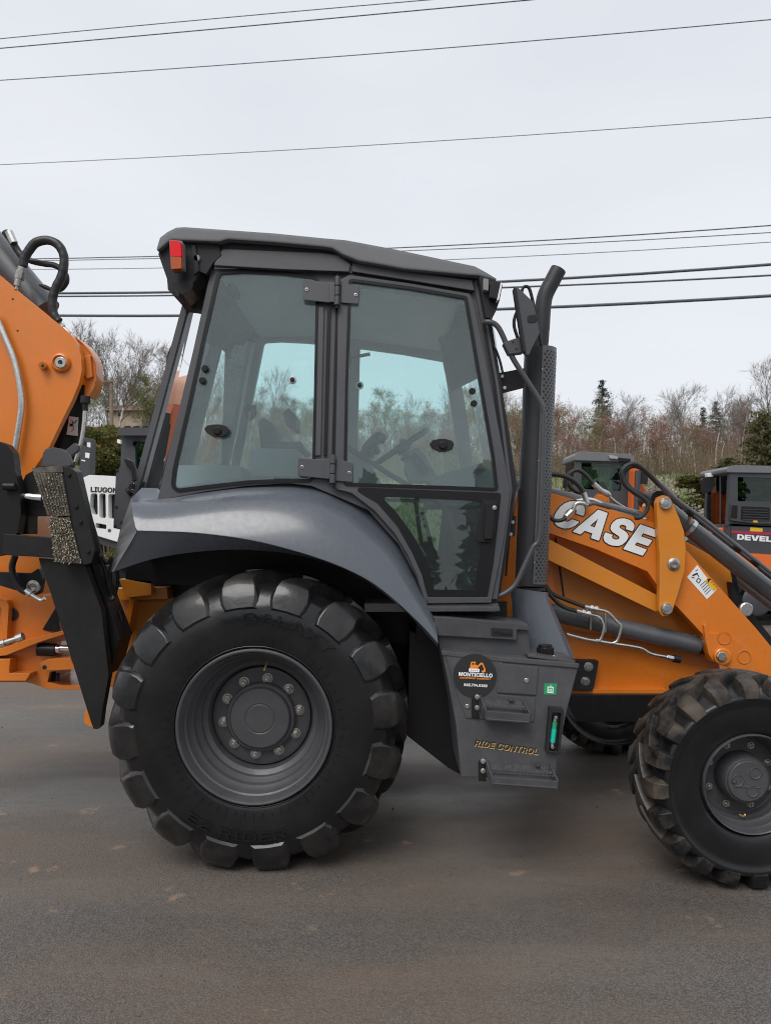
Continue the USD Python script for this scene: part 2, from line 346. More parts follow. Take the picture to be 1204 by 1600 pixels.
def tor(c, R, r, axis, n=40, m=10):
    axis = np.array(axis, float); axis /= np.linalg.norm(axis)
    u = np.cross(axis, [0, 1, 0.0]); u /= np.linalg.norm(u); w = np.cross(axis, u)
    rows = []
    for a in np.arange(n + 1) * 2 * np.pi / n:
        d = np.cos(a) * u + np.sin(a) * w
        rows.append([np.array(c) + d * (R + r * np.cos(b)) + axis * r * np.sin(b) for b in np.arange(m) * 2 * np.pi / m])
    return grid(rows, True)

FONT = glob.glob('/opt/blender-*/*/datafiles/fonts/Inter.woff2')[0]
def letters(text, height, weight=700, shear=0.0, wide=1.0, grow=0.0):
    """lettering as a flat shape, x to the right and y up, capitals 'height' tall, from the origin"""
    from PIL import Image, ImageDraw, ImageFont
    f = ImageFont.truetype(FONT, 120)
    f.set_variation_by_axes([32, weight])
    x0, y0, x1, y1 = f.getbbox(text, anchor='ls')
    im = Image.new('L', (x1 - x0 + 8, y1 - y0 + 8))
    ImageDraw.Draw(im).text((4 - x0, 4 - y0), text, 255, f, anchor='ls')
    on = np.pad(np.asarray(im) > 127, ((0, 0), (1, 1))).astype(np.int8)
    rows, starts = np.nonzero(np.diff(on, axis=1) == 1)
    ends = np.nonzero(np.diff(on, axis=1) == -1)[1]
    g = shapely.union_all(shapely.box(starts, -rows - 1, ends, -rows)).buffer(0.6).buffer(-0.6).simplify(0.8)
    s = height / 87.3
    g = affinity.affine_transform(g, [s * wide, 0, 0, s, -4 * s * wide, (4 - y0) * s])
    g = affinity.affine_transform(g, [1, shear, 0, 1, 0, 0])
    return g.buffer(grow) if grow else g

def placed(g, pl, px, py, deg=0.0):
    """moves lettering so that its origin stands at a measured point and turns it"""
    o = plane(pl).xz(np.array([px, py], float))
    return affinity.translate(affinity.rotate(g, deg, origin=(0, 0)), o[0], o[1])

# ------------------------------------------------------------------ things and parts
used = {}
def free(parent, name):
    k = used.get((parent, name), 0); used[(parent, name)] = k + 1
    return f'{parent}/{name}' + (f'_{k:03d}' if k else '')

def tag(prim, label=None, cat_=None, group=None, kind=None):
    for k, v in (('label', label), ('category', cat_), ('group', group), ('kind', kind)):
        if v: prim.SetCustomDataByKey(k, v)
    return prim

class Thing:
    def __init__(s, name, label, cat_, base, group=None, rz=0.0, local=False):
        s.path = free('/World', name); s.base = np.array(base, float); s.local = local
        x = UsdGeom.Xform.Define(stage, s.path); x.AddTranslateOp().Set(Gf.Vec3d(*map(float, base)))
        if rz: x.AddRotateZOp().Set(math.degrees(rz))
        s.prim = tag(x.GetPrim(), label, cat_, group)
    def part(s, name, m, mat, under=None, smooth=32, label=None, kind=None):
        path = free(under or s.path, name)
        v, f = np.array(m.vertices, float), np.array(m.faces)
        if not s.local: v = v - s.base
        usdkit.mesh(stage, path, (v, f), M[mat] if isinstance(mat, str) else mat, smooth=smooth)
        tag(stage.GetPrimAtPath(path), label, None, None, kind)
        return path

def single(name, m, mat, label=None, cat_=None, group=None, kind=None, smooth=32):
    path = free('/World', name)
    usdkit.mesh(stage, path, m, M[mat] if isinstance(mat, str) else mat, smooth=smooth)
    return tag(stage.GetPrimAtPath(path), label, cat_, group, kind)

def copy(src, name, label, cat_, loc, rz=0.0, scale=1.0, group=None):
    path = free('/World', name)
    x = UsdGeom.Xform.Define(stage, path); p = x.GetPrim()
    p.GetReferences().AddInternalReference(Sdf.Path(src)); p.SetInstanceable(True)
    x.ClearXformOpOrder()
    x.AddTranslateOp().Set(Gf.Vec3d(*map(float, loc))); x.AddRotateZOp().Set(math.degrees(rz)); x.AddScaleOp().Set(Gf.Vec3f(*([scale] * 3 if np.ndim(scale) == 0 else scale)))
    return tag(p, label, cat_, group)
# ------------------------------------------------------------------ the ground
def hill(x, y):
    x, y = np.asarray(x, float), np.asarray(y, float)
    s = np.clip((y - 25) / 27, 0, 1); s = s * s * (3 - 2 * s)
    z = 5.2 * s + np.clip(y - 50, 0, 90) * 0.075 + np.clip(y - 140, 0, None) * 0.02
    z = z * (1 + 0.25 * np.clip(-x / 40, 0, 1)) + 0.5 * s * (meshkit.fbm(np.stack([x * 0.06, y * 0.06, 0 * x], -1), 3) - 0.5)
    return z
gx = np.concatenate([np.linspace(-600, -80, 12), np.linspace(-72, 72, 73), np.linspace(80, 600, 12)])
gy = np.concatenate([np.linspace(-500, -45, 10), np.linspace(-40, 110, 100), np.linspace(120, 700, 20)])
X, Y = np.meshgrid(gx, gy)
Z = hill(X, Y) - np.where((Y < 26) & (Y > -45) & (abs(X) < 72), 0.05, 0.004)
terrain = grid(np.stack([X, Y, Z], -1)); terrain.invert()
if terrain.face_normals[:, 2].mean() < 0: terrain.invert()
single('meadow', terrain, 'meadow', kind='structure', smooth=True)
lot = grid([[(-70, y, 0.0), (70, y, 0.0)] for y in np.linspace(-42, 25.5, 2)])
if lot.face_normals[0, 2] < 0: lot.invert()
single('asphalt_lot', lot, 'asphalt', kind='structure', smooth=False)
# ------------------------------------------------------------------ the backhoe loader
BH = Thing('backhoe_loader', 'orange and dark grey backhoe loader with a glazed cab, filling the foreground', 'backhoe', (0.3, 4.3, 0.0))
part = BH.part
CAB, YFAR = Pl(3.56, 0.06), 4.98

# ---- tyres
def meridian(pts):
    p = np.array(pts, float)
    return p
def arcs(mer, n=60):
    p = resample([tuple(q) + (0.0,) for q in mer], n)[:, :2]
    s = np.r_[0, np.cumsum(np.linalg.norm(np.diff(p, axis=0), axis=1))]
    return p, s
def lug_mesh(mer, c, s0, s1, phi, w, h, n=12):
    """one moulded tread bar laid along the tyre's section: phi(s) its angle, w(s) half width, h(s) height"""
    p, s = arcs(mer)
    t = np.gradient(p, axis=0); t /= np.linalg.norm(t, axis=1, keepdims=True)
    nrm = np.stack([-t[:, 1], t[:, 0]], 1) * -1
    if nrm[len(nrm) // 2][0] < 0: nrm = -nrm
    rows = []
    ss = np.r_[s0 - 0.012, np.linspace(s0, s1, n), s1 + 0.012]
    for i, q in enumerate(ss):
        r, y = np.interp(q, s, p[:, 0]), np.interp(q, s, p[:, 1])
        nr, ny = np.interp(q, s, nrm[:, 0]), np.interp(q, s, nrm[:, 1])
        end = i in (0, len(ss) - 1)
        f = np.clip((q - s0) / (s1 - s0), 0, 1)
        wi, hi = w(f), h(f)
        if i == 1: wi, hi = wi * 0.80, hi * 0.85
        elif i in (2, len(ss) - 2): wi, hi = wi * 0.95, hi * 0.97
        row = []
        for u, k in ((-1.22, -1), (-1.02, 0.80), (-0.90, 1), (0.0, 1.03), (0.90, 1), (1.02, 0.80), (1.22, -1)):
            hh = -0.008 if k < 0 or end else hi * k
            rr, yy = r + hh * nr, y + hh * ny
            th = phi(f) + u * wi / max(rr, 0.1)
            row.append((c[0] + rr * math.cos(th), c[1] + yy, c[2] + rr * math.sin(th)))
        rows.append(row)
    g = grid(rows)
    cen = np.array(c) + [0, 0.2, 0]
    if ((g.triangles_center - cen) * g.face_normals * g.area_faces[:, None]).sum() < 0: g.invert()
    return g

def bent_text(text, r, th0, hgt, c, mer, weight=600, wide=1.15, flip=False, thick=0.008, spacing=1.0):
    g = letters(text, hgt, weight, 0.0, wide)
    mer = np.array(mer)
    half = mer[:len(mer) // 2]
    ms = []
    for q in getattr(g, 'geoms', [g]):
        q = q.segmentize(0.01)
        m = trimesh.creation.extrude_polygon(q, thick, engine='earcut')
        v = np.array(m.vertices)
        rr = r + (hgt - v[:, 1] if flip else v[:, 1])
        th = th0 + (1 if flip else -1) * v[:, 0] * spacing / r
        o = np.argsort(half[:, 0])
        y = np.interp(rr, half[o, 0], half[o, 1])
        ms.append(trimesh.Trimesh(np.stack([c[0] + rr * np.cos(th), c[1] + y - 0.0025 - v[:, 2] * 0.6, c[2] + rr * np.sin(th)], 1), m.faces, process=False))
    m = cat(ms)
    return m

def profile_mesh(mer, c, n=96):
    p = resample([tuple(q) + (0.0,) for q in mer], 50)[:, :2]
    m = revolve(p, c, n)
    mid = np.array(c) + [0, np.mean([q[1] for q in mer]), 0]
    return m if ((m.triangles_center - mid) * m.face_normals).sum() > 0 else (m.invert() or m)

# rear wheel, near side: face at y 3.34, hub centre measured on the rim
RC = np.array([(397 - 602) / FPX * 3.35, 3.335, 0.652])
half = [(0.322, 0.075), (0.332, 0.030), (0.352, 0.012), (0.395, 0.004), (0.45, 0.0), (0.50, 0.005), (0.545, 0.020), (0.585, 0.047), (0.610, 0.085), (0.621, 0.14), (0.626, 0.20), (0.628, 0.26)]
RM = half + [(r, 0.52 - y) for r, y in half[-2::-1]]
def wheel_rear(c, near):
    ty = part('tyre', profile_mesh(RM, c), 'tyre', smooth=True)
    L_ = arcs(RM)[1][-1]
    pm, sm = arcs(RM, 400)
    S0 = sm[np.argmax(pm[:, 0] > 0.520)]
    rng = random.Random(5)
    N = 16
    for side in (0, 1):
        for k in range(N):
            a0 = k * 2 * np.pi / N + (0.12 if side == 0 else 0.12 + np.pi / N)
            j = rng.uniform(-0.004, 0.004)
            def phi(f, a0=a0, side=side): return a0 - 0.27 * max(0.0, f - 0.36) / 0.64
            def w(f): return 0.043 + 0.033 * float(np.clip(1 - (f - 0.30) / 0.2, 0, 1)) if f > 0.30 else 0.076
            def h(f): return 0.014 + 0.035 * float(np.clip((f - 0.12) / 0.3, 0, 1))
            m = lug_mesh(RM, c, S0, L_ * 0.515, phi, w, h)
            if side:
                v = np.array(m.vertices); v[:, 1] = 2 * (c[1] + 0.26) - v[:, 1]; m = trimesh.Trimesh(v, np.array(m.faces)[:, ::-1], process=False)
            part('tread_lug', m, 'lugdark', ty, smooth=40)
    if near:
        part('sidewall_lettering', bent_text('GALAXY', 0.452, math.radians(97), 0.045, c, RM, 600, 1.5, spacing=1.12), 'tyre', ty, smooth=False)
        part('sidewall_lettering', bent_text('EZ RIDER', 0.452, math.radians(232), 0.043, c, RM, 600, 1.5, flip=True, spacing=1.12), 'tyre', ty, smooth=False)
        ticks = []
        for a in np.arange(0, 2 * np.pi, np.pi / 30):
            q = boxm(0.372, 0.392 if round(a * 30 / np.pi) % 3 else 0.425, 0.0, 0.004, -0.001, 0.001)
            q.apply_translation([0, 0.001, 0]); q.apply_transform(trimesh.transformations.rotation_matrix(-a, [0, 1, 0])); q.apply_translation(c); ticks.append(q)
        part('moulded_rib_mark', cat(ticks), 'tyre', ty, smooth=False, kind='stuff')
        part('bead_ring', revolve([(0.345, 0.018), (0.347, 0.010), (0.352, 0.009), (0.354, 0.013)], c, 96), 'tyre', ty, smooth=True)
    # rim: flange, stepped barrel, dish
    rim = [(0.372, 0.030), (0.372, 0.006), (0.366, 0.0), (0.358, 0.002), (0.352, 0.014), (0.347, 0.040), (0.343, 0.055), (0.335, 0.060), (0.330, 0.085), (0.318, 0.100), (0.311, 0.108), (0.308, 0.135),
           (0.296, 0.150), (0.288, 0.158), (0.285, 0.178), (0.262, 0.190), (0.255, 0.215), (0.252, 0.235), (0.240, 0.240), (0.236, 0.222), (0.205, 0.215), (0.150, 0.213)]
    rim = [(r * 0.917 if r > 0.25 else r * (0.95 if r > 0.22 else 1), y) for r, y in rim]
    rp = part('rim', revolve(rim, c, 96), 'hub', smooth=28)
    part('hub', revolve([(0.158, 0.214), (0.158, 0.190), (0.150, 0.182), (0.142, 0.182), (0.138, 0.170), (0.132, 0.163), (0.070, 0.158), (0.066, 0.161), (0.062, 0.158), (0.0, 0.157)], c, 64), 'hub', smooth=28)
    for k in range(10):
        a = math.radians(9 + 36 * k)
        part('wheel_nut', bolt((c[0] + 0.176 * math.cos(a), c[1] + 0.2155, c[2] + 0.176 * math.sin(a)), 0.0165, True, 0.016, True), 'nut', rp)
    if near:
        part('valve_stem', tube([(c[0] + 0.035, c[1] + 0.17, c[2] + 0.262), (c[0] + 0.034, c[1] + 0.13, c[2] + 0.25), (c[0] + 0.030, c[1] + 0.10, c[2] + 0.232)], 0.004, 8), 'gold', rp)
    return ty
wheel_rear(RC, True)
far_c = np.array([RC[0], 5.26 - 0.52 + 0.52, RC[2]])
def far_side(builder, mid):
    pass
# far rear wheel: plain section and bars, its dish turned away
fc = np.array([RC[0], 4.76, RC[2]])
ft = part('tyre', profile_mesh(RM, fc, 64), 'tyre', smooth=True)
for k in range(16):
    for side in (0, 1):
        a0 = k * 2 * np.pi / 16 + side * np.pi / 16
        Lm = arcs(RM)[1][-1]
        m = lug_mesh(RM, fc, Lm * 0.22, Lm * 0.515, lambda f, a0=a0: a0 - 0.27 * max(0.0, f - 0.36) / 0.64, lambda f: 0.052, lambda f: 0.006 + 0.036 * min(1.0, f / 0.42), 6)
        if side:
            v = np.array(m.vertices); v[:, 1] = 2 * (fc[1] + 0.26) - v[:, 1]; m = trimesh.Trimesh(v, np.array(m.faces)[:, ::-1], process=False)
        part('tread_lug', m, 'lugdark', ft, smooth=40)
part('rim', revolve([(0.36, 0.02), (0.34, 0.1), (0.30, 0.16), (0.0, 0.2)], fc, 48), 'hub')
part('rear_axle', cat([bar((RC[0], 3.62, RC[2]), (RC[0], 4.9, RC[2]), 0.13, 24), revolve([(0.24, 0), (0.24, 0.2), (0.16, 0.3)], (RC[0], 4.1, RC[2]), 24)]), 'dark')

# front wheels
def wheel_front(c, near):
    half = [(0.198, 0.070), (0.206, 0.035), (0.226, 0.014), (0.265, 0.003), (0.315, 0.0), (0.342, 0.001), (0.352, -0.008), (0.366, -0.016), (0.378, -0.006), (0.388, 0.018), (0.398, 0.050), (0.404, 0.085), (0.407, 0.125), (0.408, 0.165)]
    FM = half + [(r, 0.33 - y) for r, y in half[-2::-1]]
    ty = part('tyre', profile_mesh(FM, c, 96), 'tyre', smooth=True)
    Lf = arcs(FM)[1][-1]
    N = 20
    for side in (0, 1):
        for k in range(N):
            a0 = k * 2 * np.pi / N + (0.05 if side == 0 else 0.05 - np.pi / N)
            def phi(f, a0=a0): return a0 - 0.34 * max(0.0, f - 0.46) / 0.54
            def w(f): return 0.034 + 0.003 * min(1, f / 0.3)
            def h(f): return 0.010 + 0.033 * min(1.0, f / 0.16)
            m = lug_mesh(FM, c, Lf * 0.265, Lf * 0.525, phi, w, h, 14)
            if side:
                v = np.array(m.vertices); v[:, 1] = 2 * (c[1] + 0.165) - v[:, 1]; m = trimesh.Trimesh(v, np.array(m.faces)[:, ::-1], process=False)
            part('tread_lug', m, 'lug', ty, smooth=24)
    rim = [(0.245, 0.040), (0.245, 0.012), (0.240, 0.006), (0.233, 0.010), (0.229, 0.030), (0.222, 0.045), (0.216, 0.050), (0.213, 0.075), (0.203, 0.088), (0.196, 0.094), (0.193, 0.120), (0.182, 0.130), (0.178, 0.150), (0.172, 0.154), (0.10, 0.150)]
    rim = [(0.166 + (r - 0.172) * 0.62 if r > 0.17 else r, y) for r, y in rim]
    rp = part('rim', revolve(rim, c, 72), 'hub', smooth=28)
    part('hub', revolve([(0.108, 0.152), (0.106, 0.10), (0.100, 0.075), (0.093, 0.066), (0.088, 0.066), (0.086, 0.058), (0.083, 0.056), (0.0, 0.056)], c, 56), 'hub', rp, smooth=28)
    for a in (50, 175, 292):
        q = (c[0] + 0.045 * math.cos(math.radians(a)), c[1] + 0.056, c[2] + 0.045 * math.sin(math.radians(a)))
        part('cast_boss', revolve([(0.026, 0.0), (0.026, -0.003), (0.022, -0.003), (0.021, -0.001), (0.0, -0.001)], q, 28), 'hub', rp)
    part('cast_boss', cat([bar((c[0] - 0.06, c[1] + 0.0555, c[2] - 0.022), (c[0] + 0.05, c[1] + 0.0555, c[2] - 0.026), 0.003, 8), bolt((c[0] - 0.062, c[1] + 0.056, c[2] + 0.0), 0.008, True)]), 'hub', rp)
    for k in range(8):
        a = math.radians(22 + 45 * k)
        part('wheel_nut', bolt((c[0] + 0.138 * math.cos(a), c[1] + 0.1515, c[2] + 0.138 * math.sin(a)), 0.011, True, 0.012, True), 'nut', rp)
    part('valve_stem', tube([(c[0] - 0.004, c[1] + 0.13, c[2] - 0.168), (c[0] - 0.004, c[1] + 0.10, c[2] - 0.165), (c[0] - 0.004, c[1] + 0.08, c[2] - 0.15)], 0.004, 8), 'gold', rp)
FC = np.array([(1178 - 602) / FPX * 3.22, 3.215, 0.44])
wheel_front(FC, True)
wheel_front(np.array([FC[0] - 0.02, 5.15, FC[2]]), False)
part('front_axle', cat([bar((FC[0], 3.42, FC[2]), (FC[0], 5.2, FC[2]), 0.085, 18), prism([(880, 1086), (1080, 1086), (1060, 1128), (900, 1128)], 4.05, 0.7)]), 'black')

# ---- rear fender, lofted from crest, shoulder, crease and lip lines
N = 40
crest = resample(PS([(206, 778), (255, 778), (310, 769), (378, 760.5), (447, 760), (500, 767), (530, 780), (561, 798), (607, 839), (634, 876), (657, 922), (676, 960)], 3.60), N)
crest[:, 1] = 3.60 - 0.02 * np.linspace(0, 1, N)
crease = resample(PS([(214, 829), (310, 833), (401, 846), (493, 871), (561, 899), (607, 930), (657, 976), (684, 1006)], 3.38), N)
lip = resample(PS([(177, 893), (241, 873), (310, 862), (378, 859), (447, 865), (515, 881), (570, 907), (630, 953), (683, 1011)], 3.47), N)
inner = lip + np.array([0, 0.10, 0.012]); inner2 = lip + np.array([0.0, 0.55, 0.03])
mid = crest * 0.55 + crease * 0.45 + np.array([0, -0.042, 0.028])
mid2 = crest * 0.22 + crease * 0.78 + np.array([0, -0.026, 0.013])
def close_rows(rows): return grid(rows)
back0 = crest + np.array([0.03, 0.05, 0.05])
fend = cat([grid([back0, crest, crest * 0.8 + crease * 0.2 + np.array([0, -0.022, 0.016]), mid, mid2, crease]), grid([crease, crease + (lip - crease) * 0.04 + np.array([0, 0.004, 0]), lip])])
part('rear_fender', fend, 'fender', smooth=24)
part('wheel_arch_liner', grid([lip + np.array([0, 0.002, 0.001]), inner, inner2, inner2 + np.array([0, 0.3, -0.1])]), 'black', smooth=24)
endcap = grid([resample([crest[0], mid[0], mid2[0], crease[0], lip[0]], 8), resample(PS([(204, 777), (199, 795), (193, 812), (187, 830), (173, 893)], 3.74), 8)])
part('fender_end', endcap, 'roofgrey', smooth=False)
# ---- chassis behind the rear wheel, and the wells
part('wheel_well', prism([(196, 905), (196, 880), (215, 815), (400, 792), (530, 802), (620, 872), (676, 955), (690, 1010), (560, 1000), (400, 920), (236, 912)], 4.02, 0.04), 'black')
part('inner_frame', cat([prism([(200, 905), (690, 905), (700, 1100), (560, 1180), (300, 1100), (210, 1000)], 4.22, 0.5)]), 'black')
part('frame_rail', prism([(176, 920), (260, 918), (262, 936), (180, 938)], 4.08, 0.10, 0.004), 'amber')
part('frame_rail', prism([(150, 935), (300, 935), (290, 1060), (160, 1075)], 4.16, 0.05, 0.004), 'amber')
part('frame_gusset', prism([(203, 936), (210, 936), (200, 990), (190, 990)], 4.06, 0.10), 'orange')
part('frame_gusset', prism([(186, 905), (236, 908), (236, 930), (196, 934)], 4.02, 0.06), 'amber')
part('frame_rail', prism([(590, 958), (660, 958), (650, 975), (600, 976)], 4.1, 0.1), 'amber')

# ---- cab
def cabpoly(pts, r=0.0): return poly(pts, CAB, r)
REARG = [(344.5, 429), (380, 427), (440, 430), (493, 436), (490, 600), (486.5, 748), (452, 747), (386, 750), (320, 757.5), (273, 763.5), (276, 735), (300, 630), (324, 520)]
UPG = [(548, 441), (640, 453), (726, 468), (735, 520), (752, 620), (768, 715), (773.5, 764), (700, 761), (540, 756), (543, 600)]
LOWM = [(552, 763), (780, 772), (776, 810), (768, 880), (759, 931), (669, 931), (660, 897), (643, 860), (622, 822), (590, 785)]
LOWC = [(594, 776), (670, 779), (750, 783), (752, 800), (748, 860), (743, 921), (677, 921), (672, 898), (660, 862), (640, 829), (616, 797)]
DOOR = [(529, 441), (545, 431.5), (640, 445), (733, 461), (739, 475), (752, 540), (772, 640), (786, 715), (795, 765), (794, 780), (786, 840), (766, 941), (663, 941), (651, 900), (636, 867), (616, 834), (585, 799), (550, 772), (524, 763)]
OUT = [(334, 404), (350, 392), (500, 398), (532, 402), (560, 412), (640, 426), (738, 438), (749, 436), (762, 505), (779, 600), (790, 682), (799, 752), (800.5, 768), (797, 790), (789, 847), (779, 904), (776, 944), (664, 947), (650, 902), (622, 850), (575, 797), (522, 774), (486, 759), (450, 755), (386, 759), (320, 768), (268, 778), (246, 787), (262, 715), (300, 555), (328, 428)]
gR, gU, gLm, gLc, gD = cabpoly(REARG, 0.022), cabpoly(UPG, 0.008), cabpoly(LOWM, 0.008), cabpoly(LOWC, 0.012), cabpoly(DOOR, 0.012)
frame = cabpoly(OUT, 0.004).difference(gR.buffer(0.016, join_style=1)).difference(gD.buffer(-0.028))
cf = part('cab_frame', ext(frame, CAB, 0.0, 0.075), 'grey')
part('window_seal', ext(gR.buffer(0.0185, join_style=1).difference(gR.buffer(0.002)), CAB, -0.006, 0.02), 'seal', cf)
rg = part('side_window', ext(gR.buffer(0.004), CAB, 0.002, 0.007), 'glass', smooth=False)
# raised edge strips of the pillar between window and door
for a, b, w_ in ((502, 497, 4), (514, 508, 2.5)):
    part('pillar_strip', ext(cabpoly([(a - w_, 480), (a + w_, 480), (b + w_, 712), (b - w_, 712)]), CAB, -0.010, 0.002), 'grey' if w_ == 4 else 'seal', cf)
part('pillar_strip', ext(cabpoly([(524, 480), (528.5, 480), (523, 712), (518, 712)]), CAB, -0.003, 0.002), 'seal', cf)
part('roof_rail', ext(cabpoly([(350, 393), (500, 399), (530, 403), (548, 417), (545, 428), (440, 424), (336, 418)], 0.004), CAB, -0.035, 0.002), 'grey', cf)
part('roof_rail', ext(cabpoly([(551, 414), (640, 428), (736, 441), (740, 457), (640, 441), (550, 427)], 0.004), CAB, -0.030, 0.002), 'grey', cf)
part('front_pillar_strip', ext(cabpoly([(738, 440), (748, 438), (761, 508), (778, 602), (789, 684), (797.5, 752), (799, 768), (789, 846), (776, 936), (768, 936), (784, 840), (793, 775), (784, 700), (770, 610), (752, 510)], 0.002), CAB, -0.014, 0.001), 'grey', cf)
part('front_pillar_strip', ext(cabpoly([(752, 506), (757, 505), (773, 598), (784, 680), (792, 752), (789, 752), (780, 683), (769, 600)], 0.001), CAB, -0.017, -0.0135), 'seal', cf)
part('sill', ext(cabpoly([(660, 944), (778, 943), (778, 952), (664, 953)]), CAB, -0.02, 0.07), 'tank', cf)
# door: frame, panes, bars
door = gD.difference(gU).difference(gLm)
dp = part('door', ext(door, CAB, -0.022, 0.012), 'grey')
part('window_seal', ext(gU.buffer(0.010).difference(gU.buffer(-0.004)).intersection(gD.buffer(-0.004)), CAB, -0.027, 0.005), 'seal', dp)
part('window_seal', ext(gLm.buffer(0.004).difference(gLc), CAB, -0.0245, 0.0), 'seal', dp)
part('door_pane', ext(gU.buffer(0.003), CAB, -0.016, -0.011), 'glass', dp, smooth=False)
part('door_pane', ext(gLc.buffer(0.006), CAB, -0.019, -0.014), 'glasslow', dp, smooth=False)
part('door_edge', ext(cabpoly([(524, 764), (550, 771), (585, 798), (616, 833), (636, 866), (651, 899), (663, 940), (669, 940), (658, 897), (643, 863), (622, 828), (590, 792), (556, 766)]), CAB, -0.030, -0.021), 'grey', dp)
part('door_edge', ext(cabpoly([(663, 932.5), (767, 932.5), (766, 941), (664, 942)]), CAB, -0.030, -0.021), 'grey', dp)
hp = part('door_handle', cat([ext(cabpoly([(752, 781), (776, 783), (772, 830), (764, 848), (744, 846), (745, 820), (750, 800)], 0.006), CAB, -0.036, -0.02), ext(cabpoly([(757, 786), (771, 787), (766, 842), (754, 842)], 0.006), CAB, -0.056, -0.036)]), 'black', dp)
part('door_lock', disc(CAB.pt(np.array([769.5, 794.0])) + np.array([0, -0.056, 0]), 0.010, 0.003), 'zinc', dp)
# hinges
for lft, rgt, kx, k0, k1 in (([(474, 440), (521, 445), (521, 476), (474, 471)], [(534, 446), (562, 450), (560, 478), (533, 476)], 528, 437, 482), ([(467, 717), (517, 719), (515, 749), (466, 744)], [(526, 717), (552, 725), (552, 754), (524, 752)], 521, 712, 757)):
    h_ = part('door_hinge', cat([ext(cabpoly(lft, 0.006), CAB, -0.030, -0.024), ext(cabpoly(rgt, 0.008), CAB, -0.034, -0.028),
                                 ext(cabpoly([(lft[1][0] - 6, lft[1][1]), (kx + 1, lft[1][1] + 1), (kx, lft[2][1]), (lft[2][0] - 6, lft[2][1])]), CAB, -0.045, -0.024)]), 'grey')
    a, b = CAB.pt(np.array([kx, k0], float)), CAB.pt(np.array([kx - 1.0, k1], float))
    for q in range(3):
        p0, p1 = a + (b - a) * (q / 3 + 0.01), a + (b - a) * ((q + 1) / 3 - 0.02)
        part('hinge_knuckle', bar(p0 + [0, -0.045, 0], p1 + [0, -0.045, 0], 0.0135 if q != 1 else 0.0125, 18), 'grey', h_)
    part('hinge_pin', bar(a + [0, -0.045, 0.008], b + [0, -0.045, -0.012], 0.007, 12), 'black', h_)
    for x_, y_ in ((lft[0][0] + 6, (lft[0][1] + lft[3][1]) / 2), (rgt[1][0] - 6, (rgt[1][1] + rgt[2][1]) / 2)):
        part('hinge_screw', disc(CAB.pt(np.array([x_, y_], float)) + np.array([0, -0.0335 if x_ > kx else -0.03, 0]), 0.0085, 0.004), 'zinc', h_)
        part('hinge_screw', disc(CAB.pt(np.array([x_, y_], float)) + np.array([0, -0.0376 if x_ > kx else -0.0341, 0]), 0.004, 0.0008), 'ink', h_)
# knobs and buffers on the glass
for x_, y_ in ((341, 673.5), (690, 696)):
    g = cabpoly([(x_ - 19.5, y_ - 2), (x_ - 15, y_ - 7), (x_ - 5, y_ - 9), (x_ + 5, y_ - 9), (x_ + 15, y_ - 6), (x_ + 18, y_ - 1), (x_ + 16, y_ + 6), (x_ + 6, y_ + 10), (x_ - 5, y_ + 10), (x_ - 15, y_ + 5)], 0.004)
    part('window_latch', cat([ext(g, CAB, -0.034, -0.006), disc(CAB.pt(np.array([x_ + 1, y_ + 1.0])) + np.array([0, -0.034, 0]), 0.018, 0.012)]), 'black')
for x_, y_ in ((321, 576.5), (317, 595), (737, 612), (739.5, 631)):
    part('glass_fixing', disc(CAB.pt(np.array([x_, y_], float)) + np.array([0, -0.004, 0]), 0.0165, 0.016, 24, 0.5), 'black')
for x_, y_ in ((457, 594), (561.5, 602.5)):
    o = CAB.pt(np.array([x_, y_], float))
    w_ = part('glass_bolt', disc(o + np.array([0, -0.002, 0]), 0.0185, 0.008), 'zinc')
    part('glass_bolt_head', cat([disc(o + np.array([0, -0.010, 0]), 0.011, 0.010), disc(o + np.array([0, -0.02, 0]), 0.005, 0.004)]), 'ink', w_)
o = CAB.pt(np.array([363, 452.5]))
ov = trimesh.creation.icosphere(3); ov.apply_scale([0.042, 0.02, 0.026]); ov.apply_transform(trimesh.transformations.rotation_matrix(math.radians(52), [0, 1, 0])); ov.apply_translation(o + np.array([0, 0.03, 0]))
part('window_pull', ov, 'black', smooth=True)

# far side of the cab, mirrored
FARP = Pl(YFAR, -0.06)
farframe = cabpoly(OUT, 0.004).difference(gR).difference(gU).difference(cabpoly(LOWM))
part('cab_frame', ext(farframe, FARP, 0.0, 0.06), 'trim')
part('side_window', ext(gR.union(gU).buffer(0.003), FARP, 0.015, 0.02), 'glassfar', smooth=False)
part('side_window', ext(gLm.buffer(0.003), FARP, 0.015, 0.02), 'glassfar', smooth=False)
# rear corner pillars, quarter panes, rear and front panes
def cabbar(a, b, r, mat, name='cab_pillar'): return part(name, bar(a, b, r, 12), mat)
q0, q1 = P(306, 426, 3.90), P(212, 776, 3.86)
s0, s1 = CAB.pt(np.array([334, 420.0])) + np.array([-0.01, 0.03, 0]), CAB.pt(np.array([247, 785.0])) + np.array([-0.01, 0.03, 0])
def strut(a, b, ax, ay):
    """square bar between two points"""
    d = []
    for p in (a, b): d += [p + np.array([sx * ax, sy * ay, 0]) for sx, sy in ((-1, -1), (1, -1), (1, 1), (-1, 1))]
    return trimesh.convex.convex_hull(np.array(d))
part('cab_pillar', strut(q0, q1, 0.016, 0.03), 'grey')
part('cab_pillar', strut(s0 + [0.012, 0.02, 0], s1 + [0.012, 0.02, 0], 0.014, 0.03), 'grey')
fq0, fq1 = q0 * [1, 0, 1] + [0, 8.54 - 3.90, 0], q1 * [1, 0, 1] + [0, 8.54 - 3.86, 0]
part('cab_pillar', strut(fq0, fq1, 0.02, 0.03), 'trim')
